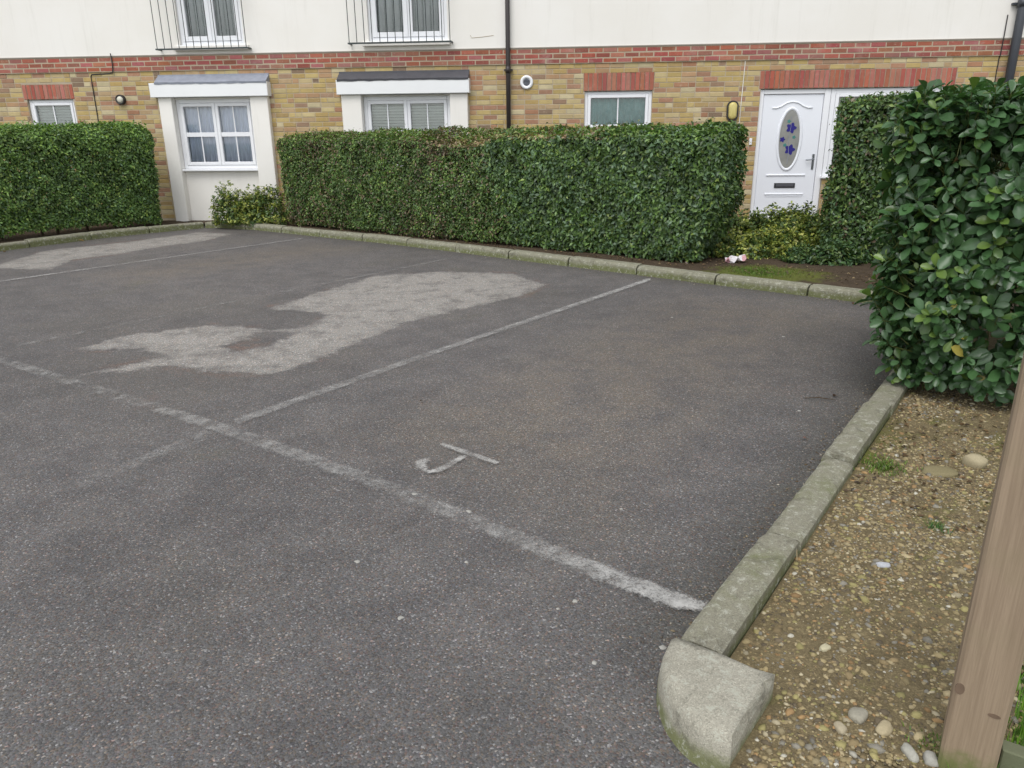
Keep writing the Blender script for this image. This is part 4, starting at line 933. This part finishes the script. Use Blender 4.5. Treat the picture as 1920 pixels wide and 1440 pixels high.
# the 300 leaves that show largest are leaves of their own
mw = Matrix.Translation((1.893, 3.95, 0.05)) @ Matrix.Rotation(math.atan2(B.y, B.x), 4, 'Z'); order = []
for i, (base, td, bd, fn, ln_) in enumerate(LM):
    wp = mw @ (base + td * ln_ * .6); cp = camM @ wp; wn = (mw.to_3x3() @ fn); vd = (cam.matrix_world.translation - wp)
    x_ = 960 + 1400 * cp.x / -cp.z; y_ = 720 - 1400 * cp.y / -cp.z
    sc_i = ln_ ** 2 * abs(wn.dot(vd.normalized())) / vd.length ** 2 if (x_ < 1915 and 140 < y_ < 790) else 0
    dd = 0
    b_ = base; dd = min(b_.y, b_.x + .02, BZ - b_.z + .02)      # near an outer face
    order.append((sc_i * (1 if dd < 0.02 else 0.0), i))
pick = {i for s_, i in sorted(order, reverse=True)[:300]}
lc = [(0.041, 0.09, 0.032), (0.055, 0.106, 0.046), (0.036, 0.078, 0.024), (0.26, 0.22, 0.05), (0.14, 0.08, 0.04), (0.075, 0.13, 0.05), (0.065, 0.12, 0.03), (0.10, 0.16, 0.036), (0.052, 0.10, 0.04)]; lmesh = []
for c in lc: lmesh.append(np_mesh('leaf', TV, TF, np.array(c)[None] * TC[:, None], 'leaf_gloss', True))
vs_, fs_, cs_ = [], [], []; k0 = 0
for i, (base, td, bd, fn, ln_) in enumerate(LM):
    if i in pick:
        j = int(np.argmin([sum((a - b) ** 2 for a, b in zip(c, LCol[i])) for c in lc]))
        o = obj('leaf', lmesh[j], None, bh); o.matrix_local = Matrix(((td.x, bd.x, fn.x, base.x), (td.y, bd.y, fn.y, base.y), (td.z, bd.z, fn.z, base.z), (0, 0, 0, 1))) @ Matrix.Scale(ln_, 4)
    else:
        m3 = np.array([[*td], [*bd], [*fn]]); vs_.append((TV2 * ln_) @ m3 + np.array(base)); fs_.append(TF2 + k0); cs_.append(np.array(LCol[i])[None] * TC2[:, None]); k0 += len(TV2)
vs_.append(np.array(SHV)); fs_.append(np.array(SHF) + k0); cs_.append(np.tile([[0.11, 0.13, 0.035]], (len(SHV), 1)))
o = obj('foliage', np_mesh('foliage', np.concatenate(vs_), np.concatenate(fs_), np.concatenate(cs_), 'leaf_gloss', True), None, bh); o['kind'] = 'stuff'
twigs(bh, BL, BD, 0.1, BZ - .15, 10, 5)

# ------------------------------------------------------------------ post and board
pb = bed0 + A * 0.03 + B * 0.582
post = empty('timber_post', (pb.x, pb.y, 0.04), math.atan2(B.y, B.x) + R(4)); h = 0.0545; c_ = 0.007
poly = [(-h + c_, -h), (h - c_, -h), (h, -h + c_), (h, h - c_), (h - c_, h), (-h + c_, h), (-h, h - c_), (-h, -h + c_)]
MB().prism_z(poly, -0.1, 1.45).build('post_shaft', 'post', post)
k = MB(); k.v = [(x, y, 1.4502) for x, y in poly] + [(0, 0, 1.47)]; k.f = [(i, (i + 1) % 8, 8) for i in range(8)]; k.build('post_cap', 'post', post)
MB().prism_y(ell(-0.043, 0.245, .009, .014, 14), -h - .0012, -h + .004).build('knot', 'knot', post)
MB().prism_y(ell(0.028, 0.205, .012, .005, 14), -h - .0012, -h + .004).build('knot', 'knot', post)
tag(post, 'weathered square timber post at the right edge of the gravel bed', 'post')
bd_ = MB().box(0.06, 1.9, -0.018, 0.018, -0.06, 0.10, 0.003).build('gravel_board', 'board'); bd_.location = (pb.x, pb.y, 0.04); bd_.rotation_euler = (0, 0, math.atan2(B.y, B.x) + R(4)); tag(bd_, 'low green-stained board running right from the timber post', 'board')

# ------------------------------------------------------------------ gravel, stones, grass, litter
ico_v = []; ph_ = (1 + 5 ** .5) / 2
for a, b in ((-1, ph_), (1, ph_), (-1, -ph_), (1, -ph_)): ico_v.append((a, b, 0))
for a, b in ((-1, ph_), (1, ph_), (-1, -ph_), (1, -ph_)): ico_v.append((0, a, b))
for a, b in ((ph_, -1), (ph_, 1), (-ph_, -1), (-ph_, 1)): ico_v.append((a, 0, b))
ico_v = np.array(ico_v) / math.sqrt(1 + ph_ ** 2)
ico_f = np.array([(0, 11, 5), (0, 5, 1), (0, 1, 7), (0, 7, 10), (0, 10, 11), (1, 5, 9), (5, 11, 4), (11, 10, 2), (10, 7, 6), (7, 1, 8), (3, 9, 4), (3, 4, 2), (3, 2, 6), (3, 6, 8), (3, 8, 9), (4, 9, 5), (2, 4, 11), (6, 2, 10), (8, 6, 7), (9, 8, 1)])
def pebbles(n, XY, Z, size, cols, wts, name, flat=.62, sink=.25):
    v = ico_v[None] * (1 + rng.uniform(-.3, .3, (n, 12, 1))); sz = size[:, None, None] * np.stack([rng.uniform(.8, 1.3, n), rng.uniform(.6, 1, n), rng.uniform(.4, flat + .2, n)], 1)[:, None, :]
    v = v * sz; a = rng.uniform(0, 6.28, n); c, s = np.cos(a)[:, None], np.sin(a)[:, None]; x = v[..., 0] * c - v[..., 1] * s; y = v[..., 0] * s + v[..., 1] * c
    zz = v[..., 2] + (Z + size * sink)[:, None]; Vv = np.stack([x + XY[:, :1], y + XY[:, 1:], zz], -1).reshape(-1, 3)
    F = (np.arange(n)[:, None, None] * 12 + ico_f[None]).reshape(-1, 3); col = np.repeat(palette(n, cols, wts, .3), 12, 0)
    return np_mesh(name, Vv, F, col, 'stone', False)
n = 34000; u = rng.uniform(-0.4, 3.2, n); v_ = rng.uniform(0.01, 0.68, n)
dens = np.clip(.72 + .6 * fbm(np.c_[u, v_], 6, 61, 4) - np.clip((u - 1.5) / 2.5, 0, .6), 0.06, 1); kp = (rng.random(n) < dens) & ~((u < 0.0) & (v_ < 0.16)); u, v_ = u[kp], v_[kp]; n = len(u)
XY = np.array([[bed0.x, bed0.y]]) + u[:, None] * np.array([[A.x, A.y]]) + v_[:, None] * np.array([[B.x, B.y]])
SC = [(0.27, 0.215, 0.112), (0.33, 0.27, 0.155), (0.225, 0.17, 0.088), (0.38, 0.33, 0.22), (0.29, 0.185, 0.085), (0.2, 0.185, 0.15), (0.27, 0.235, 0.1), (0.42, 0.4, 0.33), (0.12, 0.095, 0.06)]
size = np.clip(rng.lognormal(math.log(.0045), .5, n), .0024, .017)
o = obj('gravel', pebbles(n, XY, bed_z(XY, v_), size, SC, [9, 6, 10, 3, 3.5, 5, 5, .8, 8], 'gravel', sink=-.12)); o['kind'] = 'stuff'; o['label'] = 'yellow-brown gravel strewn over the bed'; o['category'] = 'gravel'
def big_stone(x, y, r_, sz, col, label, name='stone', lift=.3, seed=1):
    import bmesh
    bm = bmesh.new(); bmesh.ops.create_icosphere(bm, subdivisions=3, radius=1); p = np.array([v.co[:] for v in bm.verts]); d = 1 + .3 * fbm(p, 2.4, seed, 4)
    pl = p * d[:, None]; pl = np.sign(pl) * np.abs(pl) ** .85
    for v, q in zip(bm.verts, pl): v.co = q * np.array(sz) * r_
    m = bpy.data.meshes.new(name); bm.to_mesh(m); bm.free(); col_attr(m, col); m.materials.append(M['stone'])
    m.polygons.foreach_set('use_smooth', [True] * len(m.polygons))
    vv = (Vector((x, y, 0)) - bed0).dot(B); z = float(bed_z(np.array([[x, y]]), np.array([vv]))[0]); o = obj(name, m); o.location = (x, y, z + r_ * sz[2] * lift); o.rotation_euler = (0, 0, seed); return tag(o, label, 'stone')
big_stone(2.03, 2.99, .045, (1.0, .8, .8), (0.35, 0.3, 0.19), 'largest pale lumpy stone under the large-leaved hedge', lift=.5, seed=2)
big_stone(1.84, 2.93, .075, (1.0, .55, .22), (0.2, 0.17, 0.09), 'flat mossy stone left of the pale lumpy one', seed=6)
big_stone(1.25, 2.20, .021, (1.1, .7, .45), (0.42, 0.43, 0.45), 'bluish white flint in the middle of the gravel bed', seed=3)
big_stone(0.86, 1.51, .024, (1.1, .8, .6), (0.30, 0.28, 0.22), 'grey rounded pebble near the foot of the timber post, farthest of three', seed=4)
big_stone(0.80, 1.475, .018, (1.0, .8, .6), (0.37, 0.32, 0.22), 'tan pebble right of the quadrant stone', seed=5)
big_stone(0.905, 1.465, .022, (1.2, .7, .5), (0.38, 0.32, 0.2), 'tan oval pebble between quadrant stone and timber post', seed=7)
big_stone(0.925, 1.385, .022, (1.2, .6, .6), (0.36, 0.35, 0.3), 'white pebble at the bottom edge beside the post', seed=8)
big_stone(0.965, 1.365, .022, (.8, .9, .6), (0.33, 0.32, 0.28), 'whitish pebble touching the foot of the post', seed=9)
big_stone(0.88, 1.77, .016, (1.2, .7, .5), (0.46, 0.42, 0.28), 'small pale yellow pebble right of the kerb joint', seed=10)
# grass blades on the lawn and moss tufts
def blades(name, XY, z, h, cols, wts, lean=.5):
    n = len(XY); a = rng.uniform(0, 6.28, n); l = rng.uniform(0, lean, n) * h; d = np.c_[np.cos(a), np.sin(a)]; pz = np.c_[-d[:, 1], d[:, 0]] * 0.0022
    b = np.c_[XY, np.full(n, z)]; V = np.stack([b + np.c_[pz, np.zeros(n)], b - np.c_[pz, np.zeros(n)], b + np.c_[d * (l * .4)[:, None] - pz * .7, h * .6], b + np.c_[d * (l * .4)[:, None] + pz * .7, h * .6], b + np.c_[d * l[:, None], h]], 1).reshape(-1, 3)
    o = np.arange(n)[:, None] * 5; F = np.concatenate([o + [0, 1, 2], o + [0, 2, 3], o + [3, 2, 4]]); return np_mesh(name, V, F, np.repeat(palette(n, cols, wts), 5, 0), 'grass_blade')
n = 26000; uu = rng.uniform(-0.3, 2.2, n) ; vv = rng.uniform(-0.12, 1.6, n); XY = np.array([[lw0.x, lw0.y]]) + uu[:, None] * np.array([[A.x, A.y]]) + vv[:, None] * np.array([[B.x, B.y]])
o = obj('grass', blades('grass', XY, .04, rng.uniform(.03, .075, n), [(0.14, 0.27, 0.035), (0.2, 0.34, 0.05), (0.1, 0.2, 0.03)], [4, 3, 3])); o['kind'] = 'stuff'; o['label'] = 'bright green lawn grass behind the timber post'; o['category'] = 'grass'
def tuft(x, y, n, r_, h, label, cols=((0.12, 0.2, 0.025), (0.08, 0.14, 0.02)), z=.05):
    XY = np.array([[x, y]]) + rng.normal(0, r_, (n, 2)); o = obj('moss_tuft', blades('moss_tuft', XY, z, rng.uniform(.4, 1, n) * h, list(cols), [1] * len(cols), 1.2)); o['kind'] = 'stuff'; o['label'] = label; o['category'] = 'moss'
tuft(1.63, 2.98, 420, .045, .018, 'bright moss patch in the gravel bed against the kerb')
tuft(1.56, 2.43, 60, .02, .04, 'small grass sprig in the middle of the gravel bed', ((0.05, 0.13, 0.03), (0.08, 0.17, 0.04)))
tuft(1.0, 1.40, 260, .03, .02, 'moss at the foot of the timber post')
tuft(2.55, 7.68, 3600, .20, .022, 'moss strip on the soil behind the mossy kerb', z=.06)

def litter(name, XY, Z, label, ln=(.02, .045)):
    n = len(XY); nr = np.tile([[0, 0, 1.0]], (n, 1)); t, f, b = frames(nr, .35); lens = rng.uniform(*ln, n); P_ = np.c_[XY, Z + .008]
    v, F, col = small_leaves(P_, t, f, b, lens, lens * .5, palette(n, [(0.12, 0.075, 0.04), (0.2, 0.13, 0.07), (0.08, 0.055, 0.035), (0.26, 0.2, 0.11)], [4, 3, 4, 1.5]))
    v[:, 2] = np.maximum(v[:, 2], np.repeat(Z, 5) + .003); o = obj(name, np_mesh(name, v, F, col, 'leaf_small')); o['kind'] = 'stuff'; o['label'] = label; o['category'] = 'leaf litter'
n = 1500; tt = rng.random(n); off = rng.uniform(.02, .75, n); kb0, kb1 = np.array([-3.2, 11.85]), np.array([4.2, 6.0]); XY = kb0 + tt[:, None] * (kb1 - kb0) + (off + .14)[:, None] * np.array([[.62, .785]])
litter('leaf_litter', XY, np.full(n, .068), 'brown leaf litter on the soil behind the mossy kerb')
n = 420; uu = rng.uniform(1.2, 3.4, n) ** 1.0; vv = rng.uniform(.02, .62, n); XY = np.array([[bed0.x, bed0.y]]) + uu[:, None] * np.array([[A.x, A.y]]) + vv[:, None] * np.array([[B.x, B.y]])
litter('leaf_litter', XY, bed_z(XY, vv), 'brown leaf litter on the gravel under the large-leaved hedge', (.015, .035))
n = 900; XY = []
for i in range(n):
    q = rng.random()
    if q < .55: t_ = rng.uniform(0, 5.0); p_ = rk0 + A * t_ - B * abs(rng.normal(0, .05)) - B * .008; XY.append((p_.x, p_.y))
    else:
        t_ = rng.integers(2, len(KB) - 1); a_, b_ = Vector((*KB[t_], 0)), Vector((*KB[t_ + 1], 0)); p_ = a_.lerp(b_, rng.random()); d_ = (b_ - a_).normalized(); p_ = p_ - Vector((-d_.y, d_.x, 0)) * (abs(rng.normal(0, .06)) + .008); XY.append((p_.x, p_.y))
XY = np.array(XY); ZG = .006 * fbm(XY, .9, 3, 2)
o = obj('kerb_grit', pebbles(n, XY, ZG, rng.uniform(.002, .0065, n), [(0.2, 0.16, 0.1), (0.12, 0.1, 0.08), (0.3, 0.27, 0.22), (0.1, 0.07, 0.04)], [3, 4, 1.5, 3], 'kerb_grit')); o['kind'] = 'stuff'; o['label'] = 'grit and crumbs gathered along the foot of the kerbs'; o['category'] = 'grit'
def leafy(x, y, z, ln_, rz, col, label, name='fallen_leaf', wd=.55, tilt=.3):
    V = TV * [ln_, ln_ * wd * 1.6, ln_ * 1.1]; m = np_mesh(name, V, TF, np.array(col)[None] * TC[:, None], 'leaf_small', True); o = obj(name, m); o.location = (x, y, z + ln_ * .2); o.rotation_euler = (tilt, .12, rz); return tag(o, label, 'leaf')
leafy(2.06, 7.36, .006, .09, .3, (0.16, 0.26, 0.09), 'fresh green fallen leaf lying at the foot of the mossy kerb')
leafy(3.0, 6.40, .006, .07, 1.2, (0.20, 0.09, 0.04), 'brown fallen leaf in the corner under the large-leaved hedge')
leafy(-6.42, 11.22, .006, .09, .9, (0.32, 0.19, 0.06), 'orange fallen leaf below the left kerb')
leafy(-6.85, 10.2, .006, .07, 2.4, (0.26, 0.17, 0.09), 'tan fallen leaf below the left kerb, near the left edge')
leafy(-0.51, 4.0, .012, .03, 2.0, (0.035, 0.02, 0.016), 'tiny dark leaf alone beyond the letter J')
leafy(1.43, 3.40, .010, .035, .5, (0.24, 0.13, 0.11), 'pinkish brown leaf on the asphalt beside the right kerb')
leafy(1.85, 4.0, .010, .05, 1.5, (0.10, 0.05, 0.03), 'dark brown leaf beside the kerb below the large-leaved hedge')
tw = MB().tube([(1.66, 3.99, .012), (1.74, 3.985, .017), (1.82, 3.955, .012)], [.0025, .003, .002], 5).build('twig', 'twig'); tag(tw, 'thin dark twig on the asphalt by the right kerb', 'twig')
tw = MB().tube([(1.03, 2.41, .065), (1.0, 2.32, .07), (0.965, 2.22, .062)], [.0012, .002, .0015], 5).build('straw', 'straw'); tag(tw, 'pale straw stalk lying on the gravel beside the kerb', 'straw')
GL = ['pale gum spot left of the crossing line, nearest it', 'pale gum spot below the middle of the front line', 'large pale gum spot near the end of the front line', 'pale gum spot in the middle of the near asphalt', 'elongated pale spot left of the quadrant stone', 'white speck in the bay between letter J and kerb', 'greenish spot touching the quadrant stone', 'small pale spot left of the large gum spot', 'white speck on the front line under the letter J', 'white fleck on the front line right of the letter J', 'white speck beside the right kerb, mid bay', 'white speck far right in the bay', 'white speck near the far end of the divider']
GP = [(-0.56, 2.34, .014), (-0.17, 2.33, .010), (0.2, 2.09, .012), (-0.36, 2.01, .013), (0.23, 1.79, .011), (0.44, 2.72, .009), (0.44, 1.855, .016), (0.14, 2.05, .008), (-0.42, 2.87, .016), (-0.18, 2.71, .016), (1.57, 3.82, .012), (2.02, 5.37, .017), (1.33, 6.03, .016)]
rg = random.Random(3)
for (x, y, r_), lb in zip(GP, GL):
    pts = [(x + r_ * rg.uniform(.5, 1.15) * math.cos(6.283 * i / 11), y + r_ * rg.uniform(.5, 1.15) * math.sin(6.283 * i / 11)) for i in range(11)]
    zg = 0.006 * fbm(np.array([[x, y]]), 0.9, 3, 2)[0]
    k = MB(); k.v = [(a, b, zg - .002) for a, b in pts] + [(x + (a - x) * .7, y + (b - y) * .7, zg + .0022) for a, b in pts] + [(x, y, zg + .0028)]
    k.f = [(i, (i + 1) % 11, 11 + (i + 1) % 11, 11 + i) for i in range(11)] + [(11 + i, 11 + (i + 1) % 11, 22) for i in range(11)]
    tag(k.build('gum_spot', 'gum', None, True), lb, 'spot', 'gum spots and specks on the asphalt')
# crumpled wrapper on the bed
n_ = 10; V = []; Fq = []; rw_ = random.Random(8)
for j in range(n_ + 1):
    for i in range(n_ + 1): V.append(((i / n_ - .5) * .22, (j / n_ - .5) * .10, .03 + .022 * math.sin(i * 1.3 + j) + rw_.uniform(-.008, .016)))
for j in range(n_):
    for i in range(n_): Fq.append((j * (n_ + 1) + i, j * (n_ + 1) + i + 1, (j + 1) * (n_ + 1) + i + 1, (j + 1) * (n_ + 1) + i))
m = mesh('crumpled_wrapper', V, Fq); m.materials.append(M['litter_white']); m.materials.append(M['litter_pink'])
for p in m.polygons: p.material_index = 1 if (p.center.x < -.065 or p.center.x > .075) and rw_.random() < .8 else 0
o = obj('crumpled_wrapper', m); o.location = (2.51, 8.33, .075); o.rotation_euler = (.15, -.1, -.15); md = o.modifiers.new('thickness', 'SOLIDIFY'); md.thickness = .002
tag(o, 'crumpled white and pink wrapper on the soil by the low shrub', 'litter')
